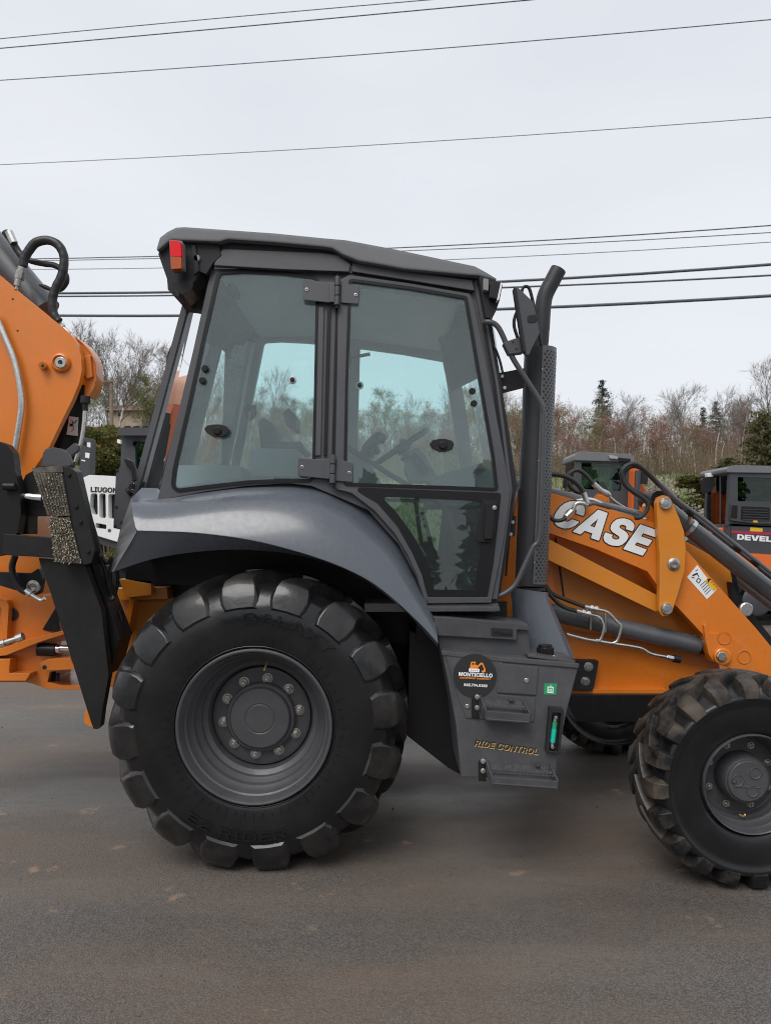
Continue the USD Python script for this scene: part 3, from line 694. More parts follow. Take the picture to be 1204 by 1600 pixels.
def quad(a, b, c, d): return trimesh.Trimesh([a, b, c, d], [[0, 1, 2], [0, 2, 3]], process=False)
part('quarter_window', quad(q0, s0, s1, q1), 'glassfar', smooth=False)
part('quarter_window', quad(fq0, s0 * [1, 0, 1] + [0, 4.95, 0], s1 * [1, 0, 1] + [0, 4.95, 0], fq1), 'glassfar', smooth=False)
part('rear_window', quad(q0, fq0, fq1, q1), 'glassfar', smooth=False)
part('quarter_window_base', cat([strut(q1 + [0, 0, 0.0], s1 + [0, 0, 0], 0.02, 0.03)]), 'grey')
part('latch_box', prism([(223, 752), (243, 758), (238, 779), (216, 773)], 3.80, 0.05, 0.004), 'dark')
part('rear_cross_beam', strut(q0 + [0, 0, 0.02], fq0 + [0, 0, 0.02], 0.03, 0.02), 'dark')
part('rear_lower_panel', cat([strut(q1 + [0.02, 0.05, -0.12], fq1 + [0.02, -0.05, -0.12], 0.03, 0.10)]), 'dark')
w0, w1 = CAB.pt(np.array([752, 470.0])), CAB.pt(np.array([797, 760.0])); w2 = CAB.pt(np.array([774, 930.0]))
mir = lambda p, dy=0.0: np.array([p[0], 8.54 - p[1] - dy, p[2]])
part('windscreen', quad(w0 + [0.05, 0.06, 0], mir(w0) + [0.05, -0.06, 0], mir(w1) + [0.05, -0.06, 0], w1 + [0.05, 0.06, 0]), 'glassfar', smooth=False)
part('windscreen', quad(w1 + [0.05, 0.06, 0], mir(w1) + [0.05, -0.06, 0], mir(w2) + [0.03, -0.06, 0], w2 + [0.03, 0.06, 0]), 'glassfar', smooth=False)
part('front_pillar', strut(w0 + [0.02, 0.06, 0], w1 + [0.02, 0.06, 0], 0.014, 0.05), 'dark')
part('front_pillar', strut(w1 + [0.02, 0.06, 0], w2 + [0.01, 0.06, 0], 0.012, 0.05), 'dark')
part('front_cross_beam', strut(w0 + [-0.04, 0.06, 0.05], mir(w0) + [-0.04, -0.06, 0.05], 0.05, 0.05), 'dark')

# roof
top = [(246, 384), (250, 371), (262, 362), (275, 355.5), (288, 354.5), (430, 364.5), (500, 371.5), (540, 375), (620, 390), (690, 405), (742, 416), (760, 426), (783, 440)]
bot = [(762, 434), (747, 430), (732, 429), (631, 419.5), (590, 412), (560, 407), (535, 397), (519, 387), (500, 384.5), (430, 378), (356, 373), (350, 374.5), (343, 377), (320, 376), (266, 374), (244, 393)]
roofg = poly(top + bot, 3.57, 0.004)
rf = part('roof', ext(roofg, 3.57, 0.0, 1.40), 'roofgrey')
part('roof_underside', prism([(262, 377), (342, 379), (356, 376), (500, 387), (519, 390), (535, 400), (560, 410), (600, 416), (740, 433), (740, 442), (640, 430), (560, 416), (530, 407), (500, 401), (345, 397), (334, 410), (300, 410)], 3.615, 1.34), 'dark', rf)
part('ceiling', prism([(335, 408), (500, 402), (560, 415), (738, 440), (738, 452), (560, 428), (500, 418), (335, 420)], 3.63, 1.30), 'liner')
part('ceiling_lamp', prism([(600, 441), (622, 444), (622, 450), (600, 447)], 4.2, 0.12, 0.003), 'trim')
vis = poly([(247, 396), (266, 378), (341, 381), (346, 398), (333, 410), (322, 428), (312, 424), (304, 440), (290, 445), (284, 462), (272, 463), (262, 452), (261, 436)], 3.60, 0.004)
vp = part('rear_roof_visor', ext(vis, 3.60, 0.0, 1.34), 'dark', rf)
part('visor_ridge', ext(poly([(300, 384), (306, 384), (312, 424), (304, 430)], 3.60), 3.60, -0.012, 0.0), 'dark', rf)
part('visor_speaker', cat([disc(P(308, 404, 3.60), 0.016, 0.012)]), 'trim', rf)
part('work_lamp', cat([prism([(268, 440), (303, 436), (300, 452), (285, 461), (270, 457)], 3.57, 0.16, 0.01), prism([(272, 453), (280, 455), (280, 463), (274, 463)], 3.5, 0.1, 0.003)]), 'black', rf)
lb = part('tail_lamp', prism([(264, 374), (285, 376), (286.5, 420), (267, 421)], 3.515, 0.05, 0.006), 'roofgrey')
part('red_lens', prism([(265, 375), (282, 377), (283, 400), (266, 399.5)], 3.485, 0.035, 0.006), 'redlens', lb)
part('amber_lens', prism([(266, 400), (283, 400.5), (283, 419), (267.5, 420)], 3.487, 0.033, 0.006), 'amberlens', lb)
# front roof lamp housing
fl = part('front_lamp_housing', prism([(748, 431), (771, 437), (785, 444), (780, 470), (774, 487), (765, 497), (759, 496), (754, 470)], 3.55, 0.35, 0.006), 'dark')
part('work_lamp', prism([(755, 434), (763, 436), (763, 454), (755, 452)], 3.52, 0.06, 0.004), 'trim', fl)
part('work_lamp', prism([(766, 440), (783, 443), (777, 467), (764, 464)], 3.51, 0.06, 0.006), 'dark', fl)
part('lamp_lens', prism([(782, 441), (784.5, 442), (779, 468), (776, 469)], 3.505, 0.07, 0.001), 'white', fl)

# ---- inside the cab
part('cab_floor', cat([boxm(-0.10, 0.52, 3.66, 4.9, 1.12, 1.16), boxm(-1.1, -0.1, 3.70, 4.9, 1.60, 1.66)]), 'trim')
part('rear_console', prism([(262, 727), (378, 727), (378, 768), (254, 772)], 3.85, 1.05, 0.02), 'trim')
seat = part('seat', cat([prism([(389, 704), (400, 700), (466, 702), (470, 712), (468, 750), (384, 752)], 4.05, 0.46, 0.02)]), 'trim')
part('seat_back', cat([prism([(403, 660), (410, 652), (424, 660), (436, 690), (440, 706), (408, 704)], 4.1, 0.40, 0.02)]), 'seat', seat)
part('seat_cushion', prism([(408, 694), (440, 690), (470, 690), (476, 703), (410, 707)], 4.08, 0.40, 0.015), 'seat', seat)
part('head_rest', prism([(442, 645), (450, 637), (462, 648), (462, 672), (448, 666)], 4.2, 0.22, 0.012), 'seat', seat)
rows = []
rng = np.random.default_rng(4)
for i in range(9):
    rows.append([P(412 + 5 * i + rng.uniform(-1, 1), 652 + 4.2 * i + (j - 3) * 1.2 + rng.uniform(-1.5, 1.5), 4.02 + 0.065 * j + rng.uniform(-0.01, 0.01)) for j in range(8)])
part('seat_film', grid(rows), 'film', seat, smooth=True)
for pts in ([(386, 655), (384, 640), (390, 632)], [(391, 657), (396, 646), (394, 634)]):
    part('control_lever', tube(PS(pts, 4.75), [0.008, 0.02, 0.025], 10), 'dark')
part('control_console', prism([(541, 706), (566, 706), (588, 742), (604, 770), (541, 770)], 4.35, 0.22, 0.02), 'trim')
part('control_lever', cat([tube(PS([(566, 712), (574, 697), (586, 687)], 4.3), [0.022, 0.024, 0.03], 12), tube(PS([(582, 690), (592, 684), (602, 688)], 4.3), [0.03, 0.036, 0.025], 12)]), 'seat')
part('control_lever', tube(PS([(577, 715), (584, 702), (592, 708)], 4.32), [0.02, 0.026, 0.015], 10), 'seat')
wc, wa = P(628, 697, 4.27), P(661, 675, 4.27) - P(594, 720, 4.27)
wa /= np.linalg.norm(wa); axis = np.array([wa[2], 0.10, -wa[0]]) * -1
sw = part('steering_wheel', cat([tor(wc, 0.165, 0.015, axis), bar(wc - wa * 0.16, wc + wa * 0.16, 0.014), bar(wc + [0, -0.16, 0.01], wc + [0, 0.16, -0.01], 0.014), bar(wc - axis / np.linalg.norm(axis) * 0.035, wc + axis / np.linalg.norm(axis) * 0.02, 0.045)]), 'seat', smooth=40)
part('steering_column', cat([prism([(634, 708), (652, 698), (664, 712), (680, 738), (684, 752), (640, 752), (632, 730)], 4.16, 0.22, 0.015), bar(wc, P(660, 745, 4.27), 0.03)]), 'trim', sw)
part('column_switch', cat([prism([(640, 712), (650, 706), (672, 735), (660, 742)], 4.13, 0.03, 0.004), tube(PS([(640, 712), (630, 716), (628, 720)], 4.14), 0.012)]), 'seat', sw)
part('dash', prism([(672, 748), (700, 738), (752, 722), (756, 728), (770, 740), (772, 790), (672, 790)], 4.0, 0.75, 0.02), 'trim')
part('dash_bezel', prism([(738, 734), (754, 730), (760, 735), (744, 742)], 3.99, 0.02, 0.004), 'dark')
part('door_rail', tube([CAB.pt(np.array(q, float)) + np.array([0, 0.06, 0]) for q in [(540, 696), (566, 712), (604, 737), (643, 759)]], 0.013, 10), 'dark')
part('door_rail', tube([CAB.pt(np.array(q, float)) + np.array([0, 0.06, 0]) for q in [(648, 779), (675, 779), (696, 795), (705, 812), (716, 850), (724, 888), (734, 912), (740, 916)]], 0.0125, 10), 'trim')
for pts in ([(649, 782), (653, 815), (658, 850)], [(659, 800), (667, 825), (674, 858)]):
    part('pedal_rod', tube(PS(pts, 4.0), 0.011, 8), 'dark')
part('pedal', prism([(655, 850), (668, 846), (690, 868), (676, 880)], 3.9, 0.14, 0.004), 'dark')
bel = [P(676 + 0.0 * k, 868 + 7 * k, 3.95) for k in range(8)]
part('gear_gaiter', tube(bel, [0.05, 0.07, 0.052, 0.074, 0.056, 0.078, 0.06, 0.08], 18, 1, False), 'dark')
part('far_cowl', prism([(694, 775), (772, 775), (772, 938), (690, 938), (684, 860)], 4.84, 0.03, 0.01), 'trim')
part('pedal', prism([(664, 878), (690, 878), (694, 920), (668, 920)], 4.2, 0.3), 'dark')
part('floor_mat', prism([(704, 905), (746, 905), (743, 935), (700, 935)], 3.9, 0.9), 'dark')
part('inner_mirror', prism([(684, 527), (713, 513.5), (740, 513), (745, 560), (751, 588), (705, 611), (695, 580)], 3.80, 0.02, 0.006), 'seat')
part('mirror_glass', prism([(688, 530), (714, 518), (737, 517), (742, 560), (747, 585), (708, 604), (698, 578)], 3.793, 0.006, 0.004), 'black')
part('wiper_motor', cat([prism([(541, 553), (549, 555), (549, 573), (541, 574)], 4.8, 0.06, 0.004), tube(PS([(547, 559), (562, 556), (578, 553)], 4.8), 0.011)]), 'dark')

# ---- exhaust and its guards
EXC = 3.72
sx0, sx1 = P(828, 915, EXC), P(843, 545, EXC)
gd = sx1 - sx0
ex = part('exhaust_guard', tube([sx0, sx0 + gd * 0.5, sx1], 0.0735, 40, smooth=False), 'exhaust', smooth=40)
part('exhaust_pipe', tube([P(842, 560, EXC), P(846, 510, EXC), P(848, 480, EXC), P(852, 460, EXC), P(863, 438, EXC), P(872, 421, EXC)], 0.0385, 28), 'exhaust', smooth=40)
e1 = P(872.2, 420.6, EXC); ed = P(872, 421, EXC) - P(863, 438, EXC); ed /= np.linalg.norm(ed)
# perforated shield: a half shell of holes standing proud of the guard
un = np.array([gd[2], 0, -gd[0]]) / np.linalg.norm(gd); gl = np.linalg.norm(gd)
shell, holes = [], []
angs = np.radians(np.linspace(-92, 60, 24))
def sh(a, t, r): return sx0 + gd * t + un * r * math.cos(a) + np.array([0, 1, 0]) * r * math.sin(a)
shell = grid([[sh(a, t, 0.080) for a in angs] for t in np.linspace(0.01, 1.0, 30)])
part('perforated_shield', shell, 'cylgrey', ex, smooth=True)
k = 0
nh = 74
for i in range(nh):
    for j in range(9):
        a = math.radians(-82 + 15.5 * j + (7.7 if i % 2 else 0)); t = 0.025 + i * (0.965 / nh)
        c_ = sh(a, t, 0.0808); nn = un * math.cos(a) + np.array([0, 1, 0]) * math.sin(a); tt = np.cross(nn, gd / gl)
        v = [c_ + 0.0060 * (math.cos(b) * tt + math.sin(b) * gd / gl) for b in np.arange(6) * np.pi / 3]
        holes.append(trimesh.Trimesh(v, [[0, 1, 2], [0, 2, 3], [0, 3, 4], [0, 4, 5]], process=False))
part('shield_hole', cat(holes), 'ink', ex, smooth=False, kind='stuff')
part('guard_screw', cat([disc(sh(math.radians(-90), t, 0.080), 0.0035, 0.003) for t in (0.1, 0.52, 0.9)]), 'zinc', ex)
lo = [(P(826.5, 921, 3.74), 0.088, 0.085), (P(828, 935, 3.74), 0.093, 0.09), (P(838, 975, 3.74), 0.118, 0.11), (P(848, 1022, 3.74), 0.150, 0.13)]
rows = [[c_ + np.array([rx * math.cos(a), ry * math.sin(a), 0.012 * math.cos(a) * -1]) for a in np.arange(40) * 2 * np.pi / 40] for c_, rx, ry in lo]
part('exhaust_base', grid(rows[::-1], True), 'fender', ex, smooth=True)
part('exhaust_base_top', cat([bar(lo[0][0] + [0, 0, -0.004], lo[0][0] + [0, 0, 0.012], 0.078, 32)]), 'ink', ex)
bk = part('exhaust_bracket', prism([(777, 583), (819, 575), (819, 605), (780, 615)], 3.66, 0.02, 0.002), 'dark')
for q in ((784, 588), (788, 606)): part('bolt', disc(P(*q, 3.66), 0.009, 0.006), 'zinc', bk)
bk = part('exhaust_bracket', prism([(791, 806), (806, 806), (804, 838), (788, 838)], 3.66, 0.02, 0.002), 'dark')
for q in ((800.5, 816), (797.5, 835)): part('bolt', disc(P(*q, 3.66), 0.009, 0.006), 'zinc', bk)
part('grab_rail', tube([P(757, 503, 3.56), P(764, 503, 3.55), P(774, 507, 3.55), P(783, 520, 3.55), P(800, 558, 3.55), P(822, 593, 3.55), P(840, 622, 3.55), P(847.5, 640, 3.55), P(848.5, 665, 3.55), P(846, 760, 3.55), P(842, 838, 3.55), P(832, 856, 3.55), P(818, 886, 3.55), P(805, 913, 3.55), P(787, 928, 3.55), P(768, 934, 3.56)], 0.0125, 14), 'grey', smooth=True)
part('rail_foot', prism([(764, 928), (776, 925), (776, 942), (764, 943)], 3.54, 0.05, 0.006), 'dark')
mr = part('outer_mirror', prism([(803, 449), (808, 448), (833, 472), (840, 505), (843, 520), (830, 545), (826, 556), (820, 552), (812, 505)], 3.50, 0.035, 0.008), 'grey')
part('mirror_dimple', ext(poly([(823, 493), (836, 491), (840, 503), (824, 505)], 3.5, 0.012), 3.498, 0, 0.003), 'dark', mr)
part('mirror_edge', prism([(802, 449), (806, 449), (822, 552), (817, 548)], 3.492, 0.04, 0.003), 'dark', mr)
part('mirror_hoop', tube([P(814, 460, 3.56), P(816, 451, 3.56), P(820, 447.5, 3.56), P(826, 450, 3.56), P(831, 466, 3.56), P(838, 500, 3.56), P(845, 540, 3.56)], 0.0075, 10), 'dark', mr)
part('mirror_hoop', tube([P(811, 480, 3.55), P(804, 495, 3.55), P(803, 510, 3.55), P(809, 530, 3.55)], 0.0075, 10), 'dark', mr)
part('mirror_clamp', prism([(786, 535), (806, 528), (818, 530), (818, 550), (795, 553)], 3.53, 0.05, 0.004), 'grey', mr)
for q in ((801, 534), (806, 545)): part('clamp_screw', disc(P(*q, 3.53), 0.005, 0.003), 'ink', mr)
for pts in ([(770, 541), (775, 548), (781, 565), (785, 582)], [(768, 550), (773, 565), (776, 586)]): part('cable', tube(PS(pts, 3.62), 0.006, 8), 'hose')

# ---- tool box, tank, steps
TK = Pl(3.40, 0.10)
TKU = Pl(3.46, 0.0)
part('deck_filler', prism([(650, 940), (792, 940), (792, 1000), (650, 1000)], 3.70, 0.05), 'black')
part('tool_box', cat([ext(poly([(680, 976), (815, 982), (824, 975), (829, 1031), (688, 1019)], TKU, 0.003), TKU, 0.0, 0.30)]), 'tank')
part('tool_box_lid', cat([ext(poly([(676, 963), (700, 964), (823, 975), (825, 984), (806, 982.5), (805, 999), (683, 992)], TKU, 0.003), TKU, -0.022, 0.30)]), 'tank', smooth=False)
part('box_latch', ext(poly([(766, 980), (799, 982), (799, 993), (766, 991)], TKU, 0.002), TKU, -0.028, -0.0215), 'ink')
part('latch_pull', cat([disc(TKU.pt(np.array([773, 985.0])) + np.array([0, -0.028, 0]), 0.008, 0.004), ext(poly([(778, 984), (797, 986), (797, 991), (778, 989)], TKU), TKU, -0.031, -0.028)]), 'dark')
part('deck_plate', cat([prism([(660, 948), (780, 948), (781, 955), (664, 956)], 3.47, 0.2), ext(poly([(655, 936), (676, 945), (700, 985), (684, 1010), (670, 990)], 3.6), 3.6, 0, 0.1)]), 'tank')
tankg = poly([(690, 1018), (770, 1027), (903, 1038.5), (902, 1045), (885, 1110), (870, 1188), (868, 1206), (866, 1217), (720, 1214), (712, 1130), (700, 1066)], TK, 0.006)
part('side_tank', ext(tankg, TK, 0.0, 0.62), 'tank')
part('tank_rim', ext(poly([(689, 1016.5), (770, 1025), (904, 1037), (903, 1044), (770, 1032.5), (690, 1023.5)], TK, 0.003), TK, -0.006, 0.01), 'tank')
part('tank_top', ext(poly([(828, 1026), (903, 1036), (903, 1040), (828, 1030)], TK), TK, 0.05, 0.5), 'tank')
part('tank_side_plate', prism([(640, 985), (694, 1012), (722, 1212), (700, 1200), (636, 1150)], 3.72, 0.5), 'black')
part('cover_plate', ext(poly([(695, 1023), (786, 1031), (782, 1040), (777, 1085), (836, 1090), (834, 1128), (728, 1122), (718, 1098)], TK, 0.004), TK, -0.004, 0.002), 'tank')
part('cover_plate', ext(poly([(780, 1036), (840, 1042), (837, 1086), (776, 1082)], TK, 0.003), TK, -0.007, 0.0), 'tank')
def tkbolt(x_, y_, r_, mat='zinc', dy=-0.007):
    part('screw', disc(TK.pt(np.array([x_, y_], float)) + np.array([0, dy, 0]), r_, 0.004), mat)
tkbolt(821.5, 1063, 0.010); tkbolt(729.5, 1103, 0.010)
g = poly([(850, 1068), (870, 1068), (868, 1086), (849, 1085)], TK, 0.001)
dc = part('green_decal', ext(g, TK, -0.002, 0.0), 'green')
gg = [poly([(855, 1073), (864, 1073.4), (863.5, 1083), (854.5, 1082.5)], TK)]
part('decal_mark', cat([ext(gg[0].buffer(0.0005).difference(gg[0].buffer(-0.0035)), TK, -0.0032, -0.0018), ext(Point(*TK.xz(np.array([859.2, 1078.6]))).buffer(0.0062).difference(Point(*TK.xz(np.array([859.2, 1078.6]))).buffer(0.0032)), TK, -0.0032, -0.0018),
                        ext(poly([(859.3, 1070.5), (860.3, 1070.5), (860.3, 1075.5), (859.3, 1075.5)], TK), TK, -0.0032, -0.0018)]), 'white', dc)
# level gauge
gf = poly([(856, 1103), (876, 1104.5), (878, 1108), (872, 1175), (850, 1172)], TK, 0.004)
gh = poly([(860, 1111), (874, 1112), (868.5, 1172), (855, 1170)], TK, 0.002)
sg = part('level_gauge', ext(gf.difference(gh), TK, -0.030, 0.0), 'dark')
part('gauge_back', ext(gh, TK, -0.003, 0.0), 'ink', sg)
ga, gb = TK.pt(np.array([866.0, 1119.0])) + [0, -0.014, 0], TK.pt(np.array([860.5, 1165.0])) + [0, -0.014, 0]
gdv = gb - ga
part('gauge_tube', cat([bar(ga + gdv * 0.17, ga + gdv * 0.50, 0.0115)]), 'green', sg)
part('gauge_tube', cat([bar(ga + gdv * 0.40, ga + gdv * 0.86, 0.0125)]), 'teal', sg)
part('gauge_fitting', cat([bar(ga - gdv * 0.02, ga + gdv * 0.16, 0.010), bar(ga + gdv * 0.86, gb, 0.010), disc(ga + [0, -0.01, 0], 0.008, 0.006), disc(gb + [0, -0.01, 0], 0.008, 0.006)]), 'nut', sg)
fcap = P(851.5, 1019, 3.52)
part('filler_cap', cat([tube([fcap + [0, 0, -0.02], fcap + [0, 0, 0.022]], 0.036, 24, smooth=False), tube([fcap + [0, 0, 0.020], fcap + [0, 0, 0.034]], 0.031, 24, smooth=False)] + [bar(fcap + [0.036 * math.cos(a), 0.036 * math.sin(a), -0.018], fcap + [0.036 * math.cos(a), 0.036 * math.sin(a), 0.020], 0.0035, 6) for a in np.arange(16) * np.pi / 8]), 'black', smooth=40)
part('screw', cat([disc(P(865, 1026, 3.46), 0.006, 0.004)]), 'zinc')
# round dealer sticker
so = np.array([741.5, 1055.5]); so3 = TK.xz(so)
st = part('round_sticker', ext(Point(*so3).buffer(0.0935, 48), TK, -0.0075, -0.0045), 'ink')
def on_sticker(g, mat, deg=-3.0):
    g = affinity.translate(affinity.rotate(g, deg, origin=(0, 0)), so3[0], so3[1])
    part('sticker_print', ext(g, TK, -0.0088, -0.0070), mat, st, smooth=False)
def cen(g, x, y):
    b = g.bounds; return affinity.translate(g, x - (b[0] + b[2]) / 2, y)
on_sticker(cen(letters('MONTICELLO', 0.0165, 800, 0, 0.98), 0.002, -0.004), 'white')
on_sticker(cen(letters('EQUIPMENT COMPANY', 0.0065, 800, 0, 1.30), 0.002, -0.0145), 'printorange')
on_sticker(cen(letters('845.794.0100', 0.0115, 800, 0, 0.92), 0.004, -0.046), 'white')
dig = shapely.union_all([Polygon([(-0.024, 0.030), (-0.020, 0.058), (0.000, 0.060), (0.001, 0.048), (0.008, 0.044), (0.012, 0.030)]).difference(Polygon([(-0.016, 0.046), (-0.0145, 0.054), (-0.008, 0.054), (-0.008, 0.046)])).difference(Polygon([(-0.005, 0.046), (-0.005, 0.054), (-0.001, 0.054), (-0.001, 0.046)])),
                         Polygon([(0.006, 0.040), (0.024, 0.058), (0.030, 0.055), (0.012, 0.036)]), Polygon([(0.024, 0.058), (0.032, 0.055), (0.044, 0.030), (0.038, 0.026), (0.036, 0.034)]), Polygon([(0.043, 0.034), (0.045, 0.020), (0.033, 0.014), (0.026, 0.021), (0.036, 0.026)])])
on_sticker(dig, 'printorange')
tr_ = sbox(-0.026, 0.018, 0.016, 0.028).buffer(0.002)
on_sticker(tr_.difference(shapely.union_all([Point(-0.018 + 0.009 * k, 0.023).buffer(0.0022) for k in range(4)])), 'white')
# RIDE CONTROL, gold with black edge
slope = -math.degrees(math.atan2(10.5, 99.0))
g = placed(letters('RIDE CONTROL', 0.026, 800, 0.32, 1.36), TK, 739, 1164.5, slope)
sc = (836 - 738) / FPX * 3.36 / (g.bounds[2] - g.bounds[0]); g = affinity.scale(g, sc, 1.0, origin=(g.bounds[0], g.bounds[1]))
lt = part('side_lettering', ext(affinity.translate(g, 0.002, -0.0045), TK, -0.0025, 0.0), 'gold', smooth=False)
part('side_lettering_face', ext(g.buffer(-0.0006), TK, -0.0042, -0.0022), 'ink', lt, smooth=False)
# steps
def step(pts_top, h_, depth, slope_):
    """folded step: front board, serrated treads, end cheeks, pivot bolts"""
    (x0, y0), (x1, y1) = pts_top
    pl = Pl(3.36 - depth, 0.0) if True else None
    a, b = TK.pt(np.array([x0, y0], float)), TK.pt(np.array([x1, y1], float))
    dv = b - a; nn = 20
    out = np.array([0.016, -depth, -0.026]); dn = np.array([0.018, 0, -0.035])
    th = np.array([0, 0, -0.004])
    rows = [a, b, b + out, a + out]
    pr = part('step', cat([trimesh.convex.convex_hull(np.array([a + out + dn * 0.2, b + out + dn * 0.2, b + out + dn * 0.2 + [0, 0, -h_], a + out + dn * 0.2 + [0, 0, -h_], a + out + dn * 0.2 + [0, 0.008, 0], b + out + dn * 0.2 + [0, 0.008, 0], b + out + dn * 0.2 + [0, 0.008, -h_], a + out + dn * 0.2 + [0, 0.008, -h_]])),
                           trimesh.convex.convex_hull(np.array([a + [0, 0, 0.02], a + out, a + out + [0, 0, -h_], a + [0, 0, -h_], a + [0.006, 0, 0.02], a + out + [0.006, 0, 0], a + out + [0.006, 0, -h_], a + [0.006, 0, -h_]])),
                           trimesh.convex.convex_hull(np.array([b + [0, 0, 0.015], b + out, b + out + [0, 0, -h_], b + [0, 0, -h_], b + [0.006, 0, 0.015], b + out + [0.006, 0, 0], b + out + [0.006, 0, -h_], b + [0.006, 0, -h_]])),
                           trimesh.convex.convex_hull(np.array([a + [0, 0, -h_], b + [0, 0, -h_], b + out + [0, 0, -h_], a + out + [0, 0, -h_], a + [0, 0, -h_ - .004], b + [0, 0, -h_ - .004], b + out + [0, 0, -h_ - .004], a + out + [0, 0, -h_ - .004]]))]), 'tank')
    for k in range(3):
        off = out * (0.08 + 0.36 * k)
        base = [(a + dv * t / (2 * nn) + off + [0, 0, (0.009 if t % 2 else -0.001)]) for t in range(2 * nn + 1)]
        rows = [np.array(base), np.array(base) * [1, 1, 0] + np.linspace(a[2] - 0.018, b[2] - 0.018, 2 * nn + 1)[:, None] * [0, 0, 1]]
        m1 = grid(rows); m2 = grid([r + [0, 0.005, 0] for r in rows]); m3 = grid([rows[0], rows[0] + [0, 0.005, 0]])
        part('step_serration', cat([m1, m2, m3]), 'stepsteel', pr, smooth=False)
    for q in ((0, 0.012), (0, -h_ * 0.85)):
        part('step_bolt', bolt(a + np.array([-0.010, -0.018, q[1]]), 0.0075), 'zinc', pr)
    part('step_bolt', bolt(b + np.array([-0.05, -0.012, 0.012]), 0.0075), 'hub', pr)
step([(748, 1092), (815, 1097)], 0.040, 0.085, 0)
step([(757, 1192), (857, 1199)], 0.034, 0.085, 0)
part('step_mount_plate', ext(poly([(736, 1090), (746, 1091), (748, 1122), (736, 1120)], TK, 0.003), TK, -0.012, 0.0), 'black')
part('step_mount_plate', ext(poly([(747, 1188), (756, 1190), (759, 1220), (747, 1219)], TK, 0.003), TK, -0.012, 0.0), 'black')
# ---- front chassis and loader frame
YCH = 4.14
part('chassis_rail', prism([(770, 1000), (880, 985), (1120, 1020), (1130, 1083), (1040, 1083), (897, 1083), (770, 1083)], YCH, 0.9, 0.004), 'orange')
part('chassis_flange', prism([(885, 1077), (1041, 1077), (1041, 1084), (885, 1084)], YCH - 0.05, 0.05, 0.002), 'orange')
part('loader_tower', prism([(778, 840), (800, 800), (815, 740), (862, 765), (862, 830), (868, 1000), (866, 1030), (770, 1020)], 4.10, 0.05, 0.004), 'orange')
part('engine_side_panel', prism([(850, 800), (1015, 850), (1040, 930), (1098, 990), (1108, 1040), (880, 1000), (850, 930)], 4.15, 0.6, 0.01), 'amber')
part('hood_seam', prism([(866, 840), (869, 840), (882, 932), (879, 932)], 4.146, 0.004), 'ink')
bp_ = part('mount_plate', prism([(892, 1032), (935, 1033), (928, 1072), (925, 1079), (886, 1079)], 4.08, 0.12, 0.002), 'dark')
part('mount_plate_edge', prism([(886, 1073), (926, 1074), (925, 1079), (886, 1079)], 4.07, 0.01), 'dark', bp_)
for q in ((919, 1042), (914, 1065)): part('bolt', bolt(P(*q, 4.08), 0.017, True, 0.014), 'zinc', bp_)
part('hood', prism([(790, 776), (856, 764), (1010, 800), (1030, 830), (1020, 880), (860, 830), (790, 830)], 4.36, 0.55, 0.02), 'amber')
# main arm, far arm, dog-leg link, lower link
YA = 3.98
ARM = [(846, 762), (857, 769), (1000, 810), (1034, 820), (1060, 850), (1074, 862), (1179, 980), (1225, 1036), (1300, 1110), (1300, 1180), (1225, 1078), (1196, 1063), (1150, 1048), (1112, 1034), (1104, 1020), (1098, 992), (1058, 949), (1040, 935), (1031, 922), (1011, 893), (930, 858), (846, 829)]
arm = part('loader_arm', prism(ARM, YA, 0.085, 0.004), 'orange')
boss = poly([(1097, 976), (1102, 975), (1104, 988), (1130, 991), (1155, 1005), (1172, 1024), (1182, 1046), (1180, 1056), (1150, 1049), (1113, 1034), (1105, 1022), (1100, 1000)], YA, 0.004)
part('arm_plate', ext(boss, YA, -0.014, 0.0), 'orange', arm)
for q in ((1129, 996), (1160, 1026)):
    part('arm_plate_hole', ext(Point(*Pl(YA).xz(np.array(q, float))).buffer(0.036, 24).difference(Point(*Pl(YA).xz(np.array(q, float))).buffer(0.031, 24)), YA, -0.017, -0.014), 'orange', arm)
pn = part('arm_pin', cat([revolve([(0.044, 0), (0.044, -0.02), (0.038, -0.024), (0.0, -0.024)], P(1126, 1025.5, YA - 0.014), 30)]), 'orange', arm)
part('pin_bolt', bolt(P(1126, 1025.5, YA - 0.038), 0.024, False, 0.014), 'nut', arm)
part('loader_arm', prism([(1058, 842), (1073, 847), (1138, 884), (1143, 905), (1147, 942), (1200, 1000), (1180, 1030), (1060, 900)], 4.18, 0.06, 0.004), 'amber')
part('loader_arm', prism([(a - 4, b + 2) for a, b in ARM], 5.0, 0.08, 0.004), 'orange')
part('arm_cross_tube', bar(P(1085, 930, 4.05), P(1085, 930, 4.05) * [1, 0, 1] + [0, 5.05, 0], 0.06), 'black')
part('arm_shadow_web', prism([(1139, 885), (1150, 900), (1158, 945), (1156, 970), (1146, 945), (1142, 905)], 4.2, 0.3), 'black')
lk = part('dogleg_link', prism([(1025, 785), (1028, 777), (1036, 773.5), (1045, 776), (1049, 784), (1060, 808), (1068, 830), (1071, 858), (1069, 892), (1058, 930), (1050, 955), (1043, 963), (1034, 963), (1029, 955), (1030, 900), (1030, 868), (1027, 830)], 3.93, 0.04, 0.004), 'amber')
part('dogleg_link', prism([(1025, 785), (1028, 777), (1036, 773.5), (1045, 776), (1049, 784), (1060, 808), (1068, 830), (1071, 858), (1069, 892), (1058, 930), (1050, 955), (1043, 963), (1034, 963), (1029, 955), (1030, 900), (1030, 868), (1027, 830)], 4.14, 0.04, 0.004), 'amber')
